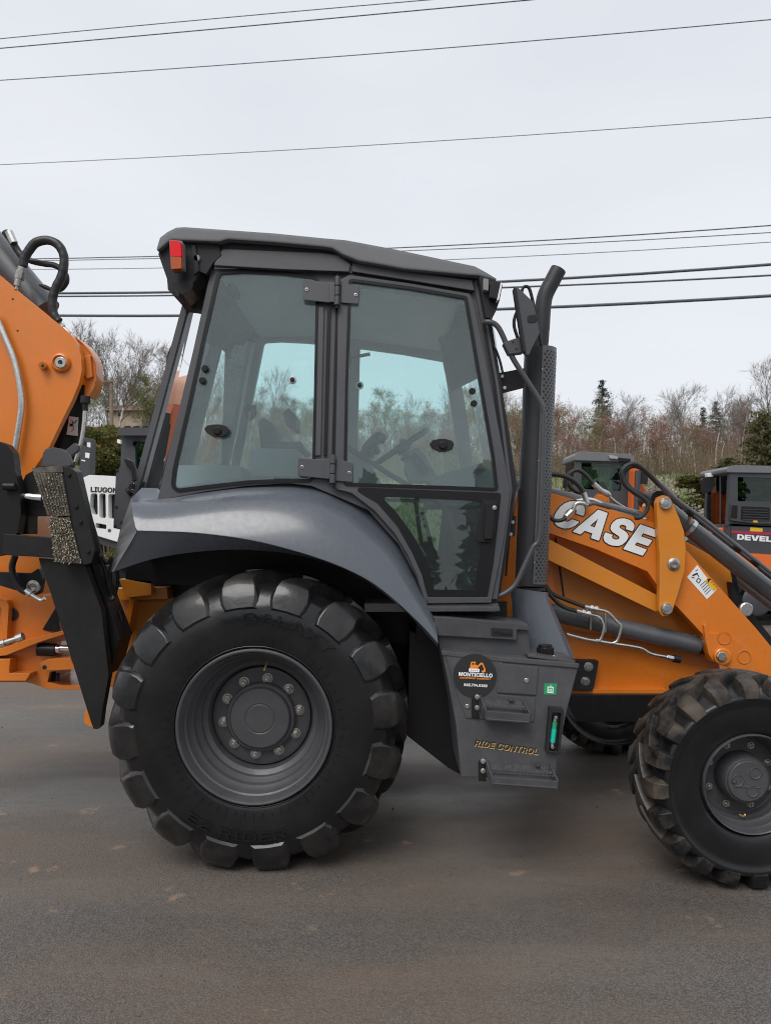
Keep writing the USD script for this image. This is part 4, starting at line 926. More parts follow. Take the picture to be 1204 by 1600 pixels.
for q, r_ in (((1038.5, 786.5), 0.031), ((1040.5, 951), 0.030)):
    part('link_pin', cat([revolve([(r_, 0), (r_, -0.012), (r_ * 0.9, -0.018), (0, -0.018)], P(*q, 3.93), 28), bolt(P(*q, 3.914), r_ * 0.55, False, 0.006)]), 'zinc', lk)
part('link_pin', cat([revolve([(0.032, 0), (0.032, -0.006), (0.022, -0.010), (0.020, -0.016), (0.010, -0.016), (0.008, -0.004), (0, -0.004)], P(1052, 881.5, 3.93), 28)]), 'nut', lk)
part('lower_link', prism([(846, 838), (854, 841), (1026, 930), (1030, 958), (1022, 955), (854, 874), (846, 870)], 3.99, 0.08, 0.006), 'amber')
part('link_tube', bar(P(1030, 780, 3.99), P(1030, 780, 3.99) * [1, 0, 1] + [0, 4.2, 0], 0.045), 'dark')
part('arm_cap', prism([(1012, 790), (1020, 776), (1030, 778), (1028, 822), (1012, 816)], 4.02, 0.1, 0.006), 'orange')
# bucket cylinder along the arm top, its barrel, rod and the tubes above it
part('tilt_cylinder', tube([P(800, 757, 4.05), P(857, 771.5, 4.05), P(998, 809, 4.05)], 0.036, 24, smooth=False), 'cylgrey')
part('tilt_cylinder_pipe', tube([P(916, 789, 3.99), P(935, 788, 3.99), P(1002, 806, 3.99)], 0.014, 12), 'cylgrey')
part('tilt_cylinder_pipe', tube([P(900, 783, 3.99), P(925, 781, 3.99), P(960, 797, 3.99), P(1008, 811, 3.99)], 0.010, 12), 'chrome')
part('cylinder_eye', cat([bar(P(939, 782, 4.1), P(939, 782, 4.3), 0.042), bar(P(939, 782, 4.09), P(939, 782, 4.1), 0.030)]), 'orange')
bc = part('bucket_cylinder', tube([P(1042, 797, 4.05), P(1078, 826, 4.05), P(1230, 945, 4.05), P(1300, 1000, 4.05)], 0.046, 28, smooth=False), 'cylgrey')
part('cylinder_band', bar(P(1074.5, 823, 4.05), P(1079.5, 827, 4.05), 0.050, 28), 'zinc', bc)
part('cylinder_gland', bar(P(1150, 1010, 4.1), P(1162, 1022, 4.1), 0.03), 'black', bc)
part('bucket_cylinder', tube([P(1074, 838, 4.9), P(1260, 985, 4.9)], 0.046, 20, smooth=False), 'cylgrey')
part('bucket_link', prism([(1140, 905), (1160, 940), (1240, 1040), (1225, 1052), (1160, 985), (1148, 960)], 4.12, 0.05, 0.004), 'dark')
bp2 = part('link_boss', bar(P(1164, 952, 4.00), P(1164, 952, 4.2), 0.038), 'dark')
part('link_pin', cat([revolve([(0.036, 0), (0.036, -0.010), (0.030, -0.014), (0.0, -0.014)], P(1164.5, 952, 3.998), 28)]), 'zinc', bp2)
# lift cylinder
YL = 4.05
lc = part('lift_cylinder', tube([P(840, 952, YL), P(880, 961, YL), P(1091, 1008.5, YL)], 0.0475, 32, smooth=False), 'cylgrey', smooth=40)
part('cylinder_rod', bar(P(1088, 1008, YL), P(1125, 1025, YL), 0.022), 'chrome', lc)
part('rod_eye', bar(P(1098, 1011, YL), P(1114, 1020, YL), 0.036), 'black', lc)
part('cylinder_clip', tube([P(926, 949, YL - 0.06), P(923, 963, YL - 0.065), P(922, 984, YL - 0.055)], 0.007, 8), 'zinc', lc)
part('cylinder_clip', bar(P(945, 958, YL - 0.06), P(945, 988, YL - 0.06), 0.006, 8), 'zinc', lc)
def hose(pts, Y, r=0.0105, mat='hose', name='hydraulic_hose'): return part(name, tube(PS(pts, Y), r, 10), mat)
hose([(851, 914), (862, 927), (878, 935), (899, 943), (914, 949)], 3.95)
hose([(851, 915), (858, 928), (872, 943), (886, 951), (901, 955)], 3.94)
for a, b in (((913, 948.5), (934, 952.5)), ((900, 955), (922, 960))):
    part('hose_fitting', cat([bar(P(*a, 3.94), P(*b, 3.94), 0.0135, 12)] + [bar(P(a[0] + (b[0] - a[0]) * t, a[1] + (b[1] - a[1]) * t, 3.94), P(a[0] + (b[0] - a[0]) * (t + .22), a[1] + (b[1] - a[1]) * (t + .22), 3.94), 0.018, 6) for t in (0.38, 0.72)]), 'zinc')
for pts in ([(934, 952.5), (949, 957), (962, 970), (969, 978), (967, 992), (962, 1003), (952, 1006)], [(922, 960), (936, 965), (942, 977), (941, 990), (936, 1001), (930, 1003)], [(885, 991), (915, 999), (940, 1003), (958, 1006), (985, 1010), (1003, 1014), (1017, 1022), (1042, 1027)], [(930, 1000), (945, 1004), (962, 1006)]):
    part('steel_tube', tube(PS(pts, 3.95), 0.0085, 12), 'zinc')
part('tube_end', cat([bar(P(1041, 1027, 3.95), P(1052, 1029.5, 3.95), 0.015, 6)]), 'zinc')
part('tube_cap', bar(P(1051, 1029, 3.95), P(1062, 1031, 3.95), 0.019, 16), 'black')
# hoses on the arm
hose([(848, 744), (862, 741), (878, 743), (894, 750), (906, 761), (913, 773)], 3.93, 0.013)
part('hose_fitting', bar(P(911, 770, 3.93), P(917, 786, 3.93), 0.015, 12), 'zinc')
hose([(882, 763), (884, 748), (893, 737), (904, 735), (915, 743), (928, 758)], 4.12, 0.012)
hose([(882, 745), (890, 760), (900, 768), (914, 772)], 4.14, 0.011)
part('hose_fitting', tube(PS([(927, 756), (938, 766), (948, 772), (952, 776)], 4.1), [0.015, 0.015, 0.018, 0.012], 12), 'zinc')
part('steel_tube', tube(PS([(950, 775), (965, 787), (982, 797)], 4.1), 0.007, 10), 'zinc')
hose([(1010, 798), (1000, 808), (992, 809), (1003, 806), (1011, 794), (1010, 784), (1002, 777), (988, 768), (976, 757), (971, 743), (973, 733), (982, 726), (992, 725), (1004, 732), (1016, 743), (1028, 756)], 3.90, 0.0115)
hose([(1012, 790), (1011, 778), (997, 770), (984, 762), (976, 750), (975, 738), (985, 729), (998, 730), (1012, 741), (1028, 757)], 3.94, 0.0115)
part('steel_tube', tube(PS([(1024, 750), (1040, 764), (1060, 783), (1100, 812), (1150, 852), (1230, 915), (1300, 970)], 3.92), 0.0105, 12), 'cylgrey')
part('steel_tube', tube(PS([(1028, 757), (1050, 779), (1076, 800), (1120, 835), (1230, 922)], 3.96), 0.0095, 12), 'cylgrey')
for q in ((1078, 800), (1152, 856), (1180, 878)): part('tube_clamp', bar(P(q[0] - 4, q[1] - 3, 3.93), P(q[0] + 4, q[1] + 4, 3.93), 0.019, 10), 'black')
part('clamp_post', bar(P(1078, 801, 3.95), P(1076, 818, 3.99), 0.01, 8), 'zinc')
hose([(852, 796), (858, 807), (866, 813), (876, 813), (884, 809)], 3.92, 0.0105)
part('steel_tube', tube(PS([(883, 810), (893, 800), (899, 788), (907, 786), (918, 789)], 3.93), 0.0115, 12), 'zinc')
part('hose_fitting', bar(P(884, 807, 3.925), P(893, 798, 3.925), 0.0155, 8), 'zinc')
hose([(786, 770), (800, 762), (812, 760)], 4.1, 0.01)
for x_ in (783, 790): hose([(x_, 900), (x_ + 4, 850), (x_ + 10, 800)], 4.0, 0.006)
hose([(776, 946), (778, 900), (784, 860)], 3.8, 0.004, 'zinc')
# big lettering on the arm
aa = -math.degrees(math.atan2(827 - 770, 1029 - 857))
g0 = letters('CASE', 1.0, 900, 0.0, 1.25)
bx = g0.bounds
tl = Pl(YA)
# corners measured: baseline from (857,812) to (1010,868); cap height about 40 px across
b0, b1 = tl.xz(np.array([857.0, 817.0])), tl.xz(np.array([1003.0, 868.0]))
wd = np.linalg.norm(b1 - b0); hh = 0.148
g = affinity.scale(affinity.translate(g0, -bx[0], 0), wd / (bx[2] - bx[0]), hh, origin=(0, 0))
g = affinity.affine_transform(g, [1, 0.28, 0, 1, 0, 0])
th = math.degrees(math.atan2(b1[1] - b0[1], b1[0] - b0[0]))
g = affinity.translate(affinity.rotate(g, th, origin=(0, 0)), b0[0], b0[1])
lt = part('arm_lettering', ext(g.buffer(0.0065, join_style=1), YA, -0.0022, 0.001), 'ink', arm, smooth=False)
part('arm_lettering_face', ext(g.buffer(0.001), YA, -0.0040, -0.0018), 'white', arm, smooth=False)
# warning decal
dc = part('warning_decal', prism([(1089, 883), (1119, 922), (1104, 936.5), (1073, 902)], YA - 0.002, 0.004, 0.001), 'white', arm)
part('decal_flag', prism([(1106, 902), (1120, 919), (1115, 924), (1101, 908)], YA - 0.0035, 0.0025), 'yellow', arm)
tri = poly([(1104, 904), (1110, 904), (1105, 911)], YA)
part('decal_mark', ext(tri, YA, -0.0048, -0.003), 'ink', arm)
marks = []
def dl(x0, y0, x1, y1, w_):
    a, b = Pl(YA).xz(np.array([x0, y0], float)), Pl(YA).xz(np.array([x1, y1], float))
    marks.append(ext(LineString([a, b]).buffer(w_), YA, -0.0035, -0.0015))
for k in range(5): dl(1093 + 0.0 * k + 3.2 * k * 0.7, 915 + 3.4 * k, 1101 + 2.2 * k, 908 + 3.2 * k, 0.0013)
for q in ((1082, 899, 1088, 896, .004), (1088, 896, 1091, 901, .002), (1086, 892, 1089, 890, .0015), (1090, 903, 1094, 906, .0018), (1094, 906, 1091, 911, .0018), (1091, 911, 1087, 908, .0018), (1087, 908, 1090, 903, .0018), (1080, 902, 1084, 903, .002)): dl(*q)
for k in range(4): dl(1107 + 3 * k, 907 + 3.6 * k, 1109 + 3 * k, 905.5 + 3.6 * k, 0.0016)
part('decal_print', cat(marks), 'ink', arm, smooth=False)

# ---- the backhoe end, left
YB = 3.90
bm = part('boom_side', prism([(-120, 320), (-60, 385), (0, 430), (30, 456), (62, 482), (94, 508), (109, 521), (120, 535), (127, 555), (128, 578), (124, 598), (113, 625), (98, 655), (78, 697), (55, 730), (38, 758), (-10, 790), (-160, 800), (-160, 320)], YB, 0.04, 0.004), 'orange')
part('boom_side', prism([(-120, 330), (0, 440), (94, 515), (140, 548), (148, 580), (142, 600), (113, 640), (60, 740), (-160, 800)], 4.42, 0.04, 0.004), 'orange')
part('boom_pin', cat([revolve([(0.048, 0), (0.048, -0.014), (0.040, -0.026), (0.034, -0.028), (0.032, -0.018), (0.0, -0.018)], P(96, 567, YB), 36)]), 'orange', bm)
part('pin_face', cat([revolve([(0.029, 0), (0.029, -0.012), (0.026, -0.014), (0.012, -0.014), (0.010, -0.004), (0.0, -0.004)], P(96, 567, YB - 0.018), 30)]), 'nut', bm)
part('pin_socket', disc(P(96, 567, YB - 0.0225), 0.0095, 0.001, 12), 'ink', bm)
part('boom_stud', bar(P(67, 570.5, YB), P(66, 570.5, YB - 0.045), 0.019, 20), 'orange', bm)
part('stud_bore', disc(P(66, 570.5, YB - 0.045), 0.009, 0.0015, 16), 'ink', bm)
for q in ((20, 467), (27.5, 516.5)): part('screw', disc(P(*q, YB), 0.005, 0.002, 12), 'ink', bm)
part('steel_tube', tube(PS([(-8, 488), (0, 508), (10, 532), (20, 556), (28, 585), (33, 618), (33, 640), (29, 668), (24, 698), (21, 712)], 3.86), 0.0155, 14), 'zinc')
part('boom_web', grid([PS([(109, 521), (128, 536), (141, 551), (149, 572), (150, 590)], 3.96), PS([(116, 524), (134, 540), (144, 553), (149, 572), (147, 592)], 4.42)]), 'orange', bm)
part('knuckle', prism([(109, 521), (124, 530), (140, 546), (149, 566), (151, 590), (147, 606), (138, 620), (132, 618), (133, 592), (140, 596), (128, 588), (127, 555), (120, 535)], 3.97, 0.10, 0.003), 'orange', bm)
part('knuckle_step', prism([(128, 555), (141, 555), (144, 588), (136, 592), (130, 582), (128, 582)], 3.95, 0.05, 0.003), 'orange', bm)
ax0, ax1 = P(-40, 350, 4.1), P(84, 505, 4.1)
bcyl = part('boom_cylinder', tube([P(-95, 285, 4.12), P(-10, 389, 4.12), P(70, 487, 4.12)], 0.088, 36, smooth=False), 'cylgrey', smooth=40)
part('boom_cylinder', tube([P(118, 600, 4.15), P(100, 690, 4.15), P(88, 760, 4.15)], 0.075, 28, smooth=False), 'black', smooth=40)
part('white_tag', prism([(108, 650), (122, 652), (121, 681), (104, 679)], 4.065, 0.004), 'white')
part('tag_mark', cat([prism([(109, 662), (113, 662), (113, 666), (109, 666)], 4.062, 0.002), tube(PS([(112, 657), (116, 661), (120, 656)], 4.062), 0.002, 6), tube(PS([(113, 660), (115, 670), (111, 674)], 4.062), 0.0015, 6)]), 'ink')
def gaiter(pts, Y, r, name='hydraulic_hose'):
    p = spline(PS(pts, Y), 14)
    rr = r * (1 + 0.10 * meshkit.noise(p * 55.0, 3))
    n = 12
    return part(name, tube(p, rr, n, 1, False), 'hose', smooth=50)
gaiter([(36, 416), (38, 404), (46, 390), (56, 379), (72, 375), (86, 379), (95, 388), (100, 402), (99, 420), (95, 434), (88, 448), (83, 462), (82, 474), (83, 486), (87, 496), (92, 502)], 3.93, 0.0215)
gaiter([(40, 404), (54, 409), (70, 412), (84, 414), (95, 420), (103, 430), (103, 441), (96, 450), (88, 453)], 3.99, 0.0145)
gaiter([(8, 362), (18, 376), (28, 392), (36, 402)], 4.02, 0.018)
part('hose_fitting', tube(PS([(62, 445), (70, 448), (82, 453)], 3.98), [0.006, 0.012, 0.010], 10), 'dark')
part('hose_fitting', cat([bar(P(34, 417, 3.93), P(27, 447, 3.93), 0.019, 14), bar(P(33, 424, 3.93), P(30, 436, 3.93), 0.024, 8), bar(P(27, 445, 3.93), P(25, 453, 3.9), 0.008, 8)]), 'nut')
part('hose_fitting', cat([bar(P(88, 500, 3.95), P(98, 512, 3.95), 0.017, 12), bar(P(97, 511, 3.95), P(108, 522, 3.95), 0.013, 8)]), 'zinc')
part('hose_fitting', cat([bar(P(14, 362, 4.0), P(22, 380, 4.0), 0.020, 10)]), 'zinc')
part('steel_tube', tube(PS([(133, 640), (131, 665), (127, 690), (121, 712), (118, 722)], 3.86), 0.011, 12), 'zinc')
part('hose_fitting', cat([bar(P(134, 619, 3.86), P(133, 630, 3.86), 0.024, 14), bar(P(133, 629, 3.86), P(133, 642, 3.86), 0.014, 6)]), 'dark')
# swing tower and lower frame
part('swing_casting', prism([(-160, 760), (40, 755), (60, 850), (66, 930), (80, 930), (88, 950), (70, 985), (84, 990), (106, 984), (110, 1000), (60, 1008), (56, 1025), (106, 1026), (112, 1046), (78, 1050), (74, 1066), (96, 1071), (130, 1072), (128, 1078), (74, 1077), (50, 1068), (40, 1066), (-160, 1066)], 4.00, 0.30, 0.004), 'orange')
part('swing_casting_rib', prism([(-40, 1018), (0, 1014), (30, 1003), (60, 995), (96, 986), (104, 990), (60, 1004), (10, 1024), (-40, 1030)], 3.93, 0.08, 0.004), 'orange')
part('swing_casting_rib', prism([(-40, 925), (10, 938), (14, 946), (10, 1010), (4, 1012), (2, 950), (-40, 940)], 3.95, 0.06, 0.003), 'orange')
part('swing_foot', prism([(-60, 1030), (16, 1030), (14, 1052), (48, 1052), (40, 1064), (-60, 1064)], 3.92, 0.1, 0.005), 'orange')
part('swing_ear', prism([(62, 1036), (74, 1030), (110, 1028), (118, 1046), (78, 1048), (66, 1046)], 3.94, 0.12, 0.006), 'orange')
part('screw', disc(P(69.5, 1042.5, 3.94), 0.011, 0.004), 'ink')
part('swing_shadow_gap', prism([(66, 984), (88, 948), (92, 988)], 3.99, 0.02, 0.002), 'black')
part('swing_cylinder', tube([P(60, 1015, 3.98), P(88, 1015, 3.98)], 0.032, 20, smooth=False), 'black')
part('swing_cylinder_rod', cat([bar(P(86, 1014, 3.98), P(94, 1014, 3.98), 0.024), bar(P(92, 1013, 3.98), P(130, 1013, 3.98), 0.016)]), 'chrome')
part('swing_pivot', cat([bar(P(78, 1048, 4.05), P(78, 1068, 4.05), 0.03), bar(P(90, 1052, 4.02), P(90, 1064, 4.02), 0.010)]), 'dark')
part('side_plate', prism([(-60, 893), (0, 894), (48, 896), (60, 888), (66, 905), (62, 926), (56, 930), (30, 924), (0, 915), (-60, 908)], 3.84, 0.04, 0.005), 'dark')
part('plate_pin', cat([revolve([(0.034, 0), (0.034, -0.010), (0.018, -0.014), (0.014, -0.010), (0.0, -0.008)], P(53, 917, 3.84), 28)]), 'nut')
part('hydraulic_hose', tube(PS([(24, 868), (19, 885), (22, 902), (32, 920), (42, 926)], 3.80), 0.016, 12), 'hose')
part('hose_fitting', cat([bar(P(40, 923, 3.8), P(48, 929, 3.8), 0.017, 10), tube(PS([(47, 928), (56, 934), (64, 938), (70, 935)], 3.8), 0.010, 10)]), 'zinc')
part('hose_fitting', cat([tube(PS([(-10, 1011), (8, 1004), (24, 999), (34, 996)], 3.82), 0.014, 12), bar(P(26, 998, 3.82), P(36, 994, 3.82), 0.021, 8), bar(P(0, 1007, 3.82), P(8, 1004, 3.82), 0.02, 8)]), 'zinc')
part('dark_hole', disc(P(18, 960, 3.995), 0.035, 0.004), 'ink')
# stabiliser leg, raised
YS = 3.60
leg = part('stabiliser_leg', prism([(60, 872), (128, 878), (133, 884), (158, 952), (170, 1055), (160, 1110), (157, 1136), (153, 1139.5), (146, 1139), (142, 1128), (124, 1070), (98, 985), (72, 905)], YS, 0.05, 0.004), 'stab')
part('leg_flange', prism([(120, 800), (150, 900), (188, 998), (182, 1004), (187, 996), (170, 1058), (160, 975), (130, 880), (118, 820)], YS + 0.10, 0.18, 0.003), 'stab', leg)
part('leg_web', trimesh.convex.convex_hull(np.array(PS([(128, 878), (158, 952), (170, 1054), (150, 1130)], YS + 0.05) + PS([(130, 878), (160, 952), (172, 1054), (152, 1125)], YS + 0.28))), 'stab', leg)
part('leg_bracket', prism([(182, 960), (190, 990), (184, 1012), (176, 1000)], YS + 0.2, 0.05), 'orange', leg)
part('leg_foot', prism([(133, 1110), (140, 1108), (150, 1138), (140, 1136), (131, 1130)], YS + 0.08, 0.10, 0.006), 'orange', leg)
# pad arms and stops at the far left
part('stabiliser_arm', prism([(-60, 690), (0, 690), (10, 694), (20, 706), (24, 740), (30, 760), (33, 800), (28, 832), (16, 842), (20, 865), (-10, 870), (-60, 860)], 3.58, 0.06, 0.006), 'black')
part('stabiliser_arm', prism([(6, 834), (84, 840), (90, 872), (18, 868), (4, 866)], 3.57, 0.05, 0.003), 'stab')
part('stabiliser_arm', prism([(32, 760), (40, 742), (54, 734), (60, 770), (84, 780), (80, 806), (44, 806), (44, 835), (34, 835), (30, 790)], 3.66, 0.10, 0.006), 'stab')
part('pad_pin', bar(P(36, 776, 3.62), P(66, 778, 3.62), 0.018, 20), 'chrome')
part('pad_pin', cat([bar(P(6, 760, 3.56), P(24, 760, 3.56), 0.017, 20)]), 'black')
sp = part('stabiliser_pad', prism([(52, 734), (57, 728), (97, 727), (108, 730), (118, 736), (147, 862), (140, 882), (128, 884), (112, 812)], 3.60, 0.08, 0.004), 'black')
part('pad_side_plate', prism([(98, 729), (108, 729), (120, 738), (148, 858), (142, 880), (129, 883), (110, 808)], 3.50, 0.012, 0.003), 'stab', sp)
for q in ((108, 742), (119, 792), (126, 816), (138, 862)): part('pad_bolt', disc(P(*q, 3.50), 0.0095, 0.009, 16, 0.7), 'black', sp)
part('pad_guard', prism([(66, 722), (67, 708), (72, 701), (84, 699), (96, 701), (106, 708), (111, 722), (110, 728), (66, 728)], 3.64, 0.03, 0.005), 'hub', sp)
part('pad_guard', prism([(96, 708), (116, 692), (122, 696), (121, 704), (108, 714)], 3.72, 0.03, 0.002), 'hub', sp)
rng = np.random.default_rng(11)
def cordblock(tl, tr, br, bl, n, rows_, seed, loose):
    tl, tr, br, bl = (np.array(q, float) for q in (tl, tr, br, bl))
    ends = []
    for i in range(n):
        a0, a1 = tl + (tr - tl) * i / n, tl + (tr - tl) * (i + 0.80) / n
        b0, b1 = bl + (br - bl) * i / n, bl + (br - bl) * (i + 0.80) / n
        off = rng.uniform(-0.007, 0.004)
        part('rubber_ply', prism([tuple(a0), tuple(a1), tuple(b1), tuple(b0)], 3.495 + off, 0.11), 'lamin', sp)
        for k in range(rows_):
            t = (k + rng.uniform(0.1, 0.9)) / rows_
            for u in rng.uniform(0.05, 0.95, 2 if loose else 1):
                q = a0 + (a1 - a0) * u; q2 = b0 + (b1 - b0) * u
                c_ = P(*(q + (q2 - q) * t), 3.493 + off)
                d = rng.normal(size=3) * [0.55, 0.5, 0.6]; d /= np.linalg.norm(d)
                ln = rng.uniform(0.004, 0.009) * (1.2 if loose else 0.7)
                ends.append(strut(c_ + [0, 0.002, 0], c_ + d * ln * [1, -1 if d[1] > 0 else 1, 1], 0.0016, 0.0016))
    part('cord_ends', cat(ends), 'cord', sp, smooth=False, kind='stuff')
cordblock((52, 739), (97, 739), (110, 806), (75, 807), 9, 19, 1, False)
cordblock((76, 810), (109, 808), (128, 881), (86, 878), 9, 17, 2, True)
part('pad_top', prism([(50, 731), (97, 727), (99, 738), (52, 739)], 3.497, 0.10, 0.003), 'lamin', sp)
# cables behind the leg, latch plate on the fender, aerial
for pts, r_ in (([(150, 862), (160, 880), (168, 905), (172, 935), (178, 960)], 0.010), ([(158, 870), (168, 880), (176, 872), (172, 895), (174, 930)], 0.009), ([(176, 875), (182, 890), (184, 910), (178, 935)], 0.008), ([(186, 955), (190, 970), (186, 985), (180, 978)], 0.008), ([(160, 950), (170, 944), (178, 936)], 0.006)):
    part('hydraulic_hose', tube(PS(pts, 3.80), r_, 10), 'hose')
part('hose_clip', bar(P(173, 937, 3.79), P(178, 932, 3.79), 0.012, 10), 'zinc')
ltp = part('lock_plate', prism([(177, 825), (181, 741), (188, 728), (197, 715), (208, 721), (212, 732), (212, 748), (203, 760), (203, 790), (196, 815), (190, 828)], 3.72, 0.018, 0.004), 'grey')
part('lock_plate_knob', cat([bar(P(205, 766, 3.70), P(200, 770, 3.70), 0.022, 12), bar(P(207, 756, 3.72), P(206, 764, 3.72), 0.014, 12)]), 'black', ltp)
for q in ((183, 735), (182, 792), (180, 822), (190, 816)): part('screw', disc(P(*q, 3.72), 0.007, 0.004, 14), 'ink', ltp)
part('plate_hook', prism([(192, 716), (206, 720), (212, 734), (212, 750), (206, 752), (206, 736), (198, 728)], 3.69, 0.03, 0.004), 'black', ltp)
part('rear_wiper', cat([tube(PS([(272, 536), (264, 552), (258, 590), (250, 622), (245, 636)], 3.88), 0.006, 8), tube(PS([(246, 632), (240, 655), (236, 668)], 3.88), [0.014, 0.018, 0.012], 10)]), 'black')
# ------------------------------------------------------------------ machines parked behind
def bx(t, name, mat, x0, x1, y0, y1, z0, z1, under=None, bev=0.02):
    m = boxm(x0, x1, y0, y1, z0, z1)
    if bev and min(x1 - x0, y1 - y0, z1 - z0) > 2.2 * bev:
        v = []
        for sx in (0, 1):
            for sy in (0, 1):
                for sz in (0, 1):
                    c = np.array([(x0, x1)[sx], (y0, y1)[sy], (z0, z1)[sz]]); s = np.array([1 - 2 * sx, 1 - 2 * sy, 1 - 2 * sz]) * bev
                    v += [c + s * [0, 1, 1], c + s * [1, 0, 1], c + s * [1, 1, 0]]
        m = trimesh.convex.convex_hull(np.array(v))
    return t.part(name, m, mat, under)
def track(t, x0, x1, y0, y1, h):
    r = h / 2
    path = [(x0 + r + (x1 - x0 - 2 * r) * k / 12, 0.0) for k in range(13)] + [(x1 - r + r * math.sin(a), r - r * math.cos(a)) for a in np.linspace(0.3, np.pi - 0.3, 7)]
    path += [(x1 - r - (x1 - x0 - 2 * r) * k / 12, h) for k in range(13)] + [(x0 + r - r * math.sin(a), r + r * math.cos(a)) for a in np.linspace(0.3, np.pi - 0.3, 7)]
    g = Polygon(path)
    tr = t.part('track', ext(affinity.translate(g, 0, 0.0).difference(g.buffer(-0.07)), y0, 0.0, y1 - y0), 'tyre')
    pads = []
    b = np.array(g.exterior.coords); ln = LineString(b)
    for k in range(int(ln.length / 0.13)):
        p = ln.interpolate(k * 0.13); q = ln.interpolate((k * 0.13 + 0.01) % ln.length)
        d = np.array([q.x - p.x, q.y - p.y]); d /= np.linalg.norm(d) + 1e-9; n_ = np.array([d[1], -d[0]])
        c = np.array([p.x, p.y]) + n_ * 0.008
        gg = Polygon([c - d * 0.045 - n_ * 0.015, c + d * 0.045 - n_ * 0.015, c + d * 0.03 + n_ * 0.02, c - d * 0.03 + n_ * 0.02])
        pads.append(ext(gg if gg.exterior.is_ccw else Polygon(gg.exterior.coords[::-1]), y0, -0.004, y1 - y0 + 0.004))
    t.part('track_pad', cat(pads), 'lugdark', tr)
    t.part('track_frame', ext(sbox(x0 + r, h * 0.3, x1 - r, h * 0.75), y0, 0.03, y1 - y0 - 0.03), 'charcoal', tr)
    for k in range(6):
        xx = x0 + r + (x1 - x0 - 2 * r) * k / 5
        t.part('track_roller', revolve([(r * 0.62 if k in (0, 5) else r * 0.4, 0), (r * 0.5 if k in (0, 5) else r * 0.3, -0.03), (0, -0.04)], (xx, y0 + 0.02, r if k in (0, 5) else h * 0.28), 20), 'charcoal', tr)

# big excavator at the right edge
YE = 12.4
E = Thing('excavator', 'dark grey excavator with an orange band and white lettering at the right edge', 'excavator', (P(1200, 830, YE)[0], YE + 0.9, 0.0), 'excavators parked behind the backhoe')
ep = E.part
ep('engine_body', prism([(1138, 818), (1400, 834), (1400, 905), (1138, 882)], YE, 1.0, 0.03), 'charcoal')
ep('orange_band', prism([(1136, 862), (1150, 863), (1400, 880), (1400, 905), (1136, 886)], YE - 0.03, 1.05, 0.01), 'orange_far')
ep('lower_frame', prism([(1134, 888), (1150, 890), (1400, 904), (1400, 935), (1160, 930), (1134, 912)], YE + 0.05, 1.2, 0.03), 'charcoal')
ep('side_line', prism([(1142, 829), (1400, 843), (1400, 847), (1142, 833)], YE - 0.006, 0.008), 'red')
ep('panel_seam', prism([(1140.5, 820), (1142, 820), (1142, 862), (1140.5, 862)], YE - 0.004, 0.006), 'ink')
ep('door_cover', prism([(1128, 826), (1132, 822), (1138, 822), (1138, 834), (1128, 834)], YE + 0.2, 0.5, 0.01), 'orange_far')
cp = ep('cab_frame', ext(poly([(1136, 822), (1139, 770), (1140, 731), (1400, 736), (1400, 830), (1140, 822)], YE, 0.02).difference(poly([(1152, 745), (1300, 750), (1300, 785), (1152, 783)], YE, 0.02)).difference(poly([(1142, 789), (1300, 794), (1300, 812), (1140, 808)], YE, 0.02)), YE, 0.0, 0.10), 'charcoal')
ep('cab_frame', ext(poly([(1136, 822), (1139, 770), (1140, 731), (1400, 736), (1400, 830), (1140, 822)], YE, 0.02).difference(poly([(1150, 745), (1300, 750), (1300, 800), (1150, 800)], YE, 0.02)), YE, 0.85, 0.95), 'charcoal')
ep('cab_roof', prism([(1134, 733), (1138, 729), (1150, 726.5), (1400, 733), (1400, 742), (1135, 738)], YE - 0.03, 1.05, 0.02), 'roofgrey')
ep('cab_window', prism([(1152, 745), (1300, 750), (1300, 785), (1152, 783)], YE + 0.04, 0.008), 'glassgreen', cp, smooth=False)
xs_ = P(1139, 0, YE)[0]
ep('cab_window', boxm(xs_ - 0.006, xs_, YE + 0.12, YE + 0.84, P(0, 818, YE)[2], P(0, 742, YE)[2]), 'glassgreen', cp, smooth=False)
ep('cab_window_bar', boxm(xs_ - 0.012, xs_ + 0.02, YE + 0.3, YE + 0.34, P(0, 818, YE)[2], P(0, 742, YE)[2]), 'charcoal', cp, smooth=False)
gv = ep('vent_box', prism([(1142, 785), (1180, 787), (1400, 793), (1400, 820), (1180, 818), (1141, 813)], YE - 0.05, 0.3, 0.02), 'charcoal')
ep('vent_grille', prism([(1158, 791), (1202, 793), (1202, 814), (1157, 812)], YE - 0.056, 0.01, 0.01), 'black', gv)
ep('vent_grille', prism([(1143, 789), (1152, 790), (1151, 810), (1141, 809)], YE - 0.056, 0.01, 0.01), 'black', gv)
for k in range(5): ep('grille_slat', prism([(1160, 795 + 4 * k), (1200, 796.5 + 4 * k), (1200, 797.5 + 4 * k), (1160, 796 + 4 * k)], YE - 0.066, 0.012), 'charcoal', gv)
ep('yellow_label', prism([(1172, 824), (1191, 825.5), (1191, 831), (1171, 830)], YE - 0.006, 0.008), 'yellow')
ep('yellow_label', prism([(1176, 812), (1183, 812.5), (1183, 816.5), (1176, 816)], YE - 0.058, 0.01), 'yellow')
g = letters('DEVELON', 0.088, 900, 0, 1.42)
ep('body_lettering', ext(placed(g, YE, 1150, 843, -4.2), YE, -0.008, 0.0), 'white', smooth=False)
ep('mirror', prism([(1096, 750), (1098, 747), (1113, 744), (1113, 766), (1100, 772)], YE + 0.5, 0.10, 0.02), 'dark')
ep('lamp', prism([(1104, 739), (1115, 738), (1114, 745), (1105, 745)], YE + 0.55, 0.1, 0.01), 'white')
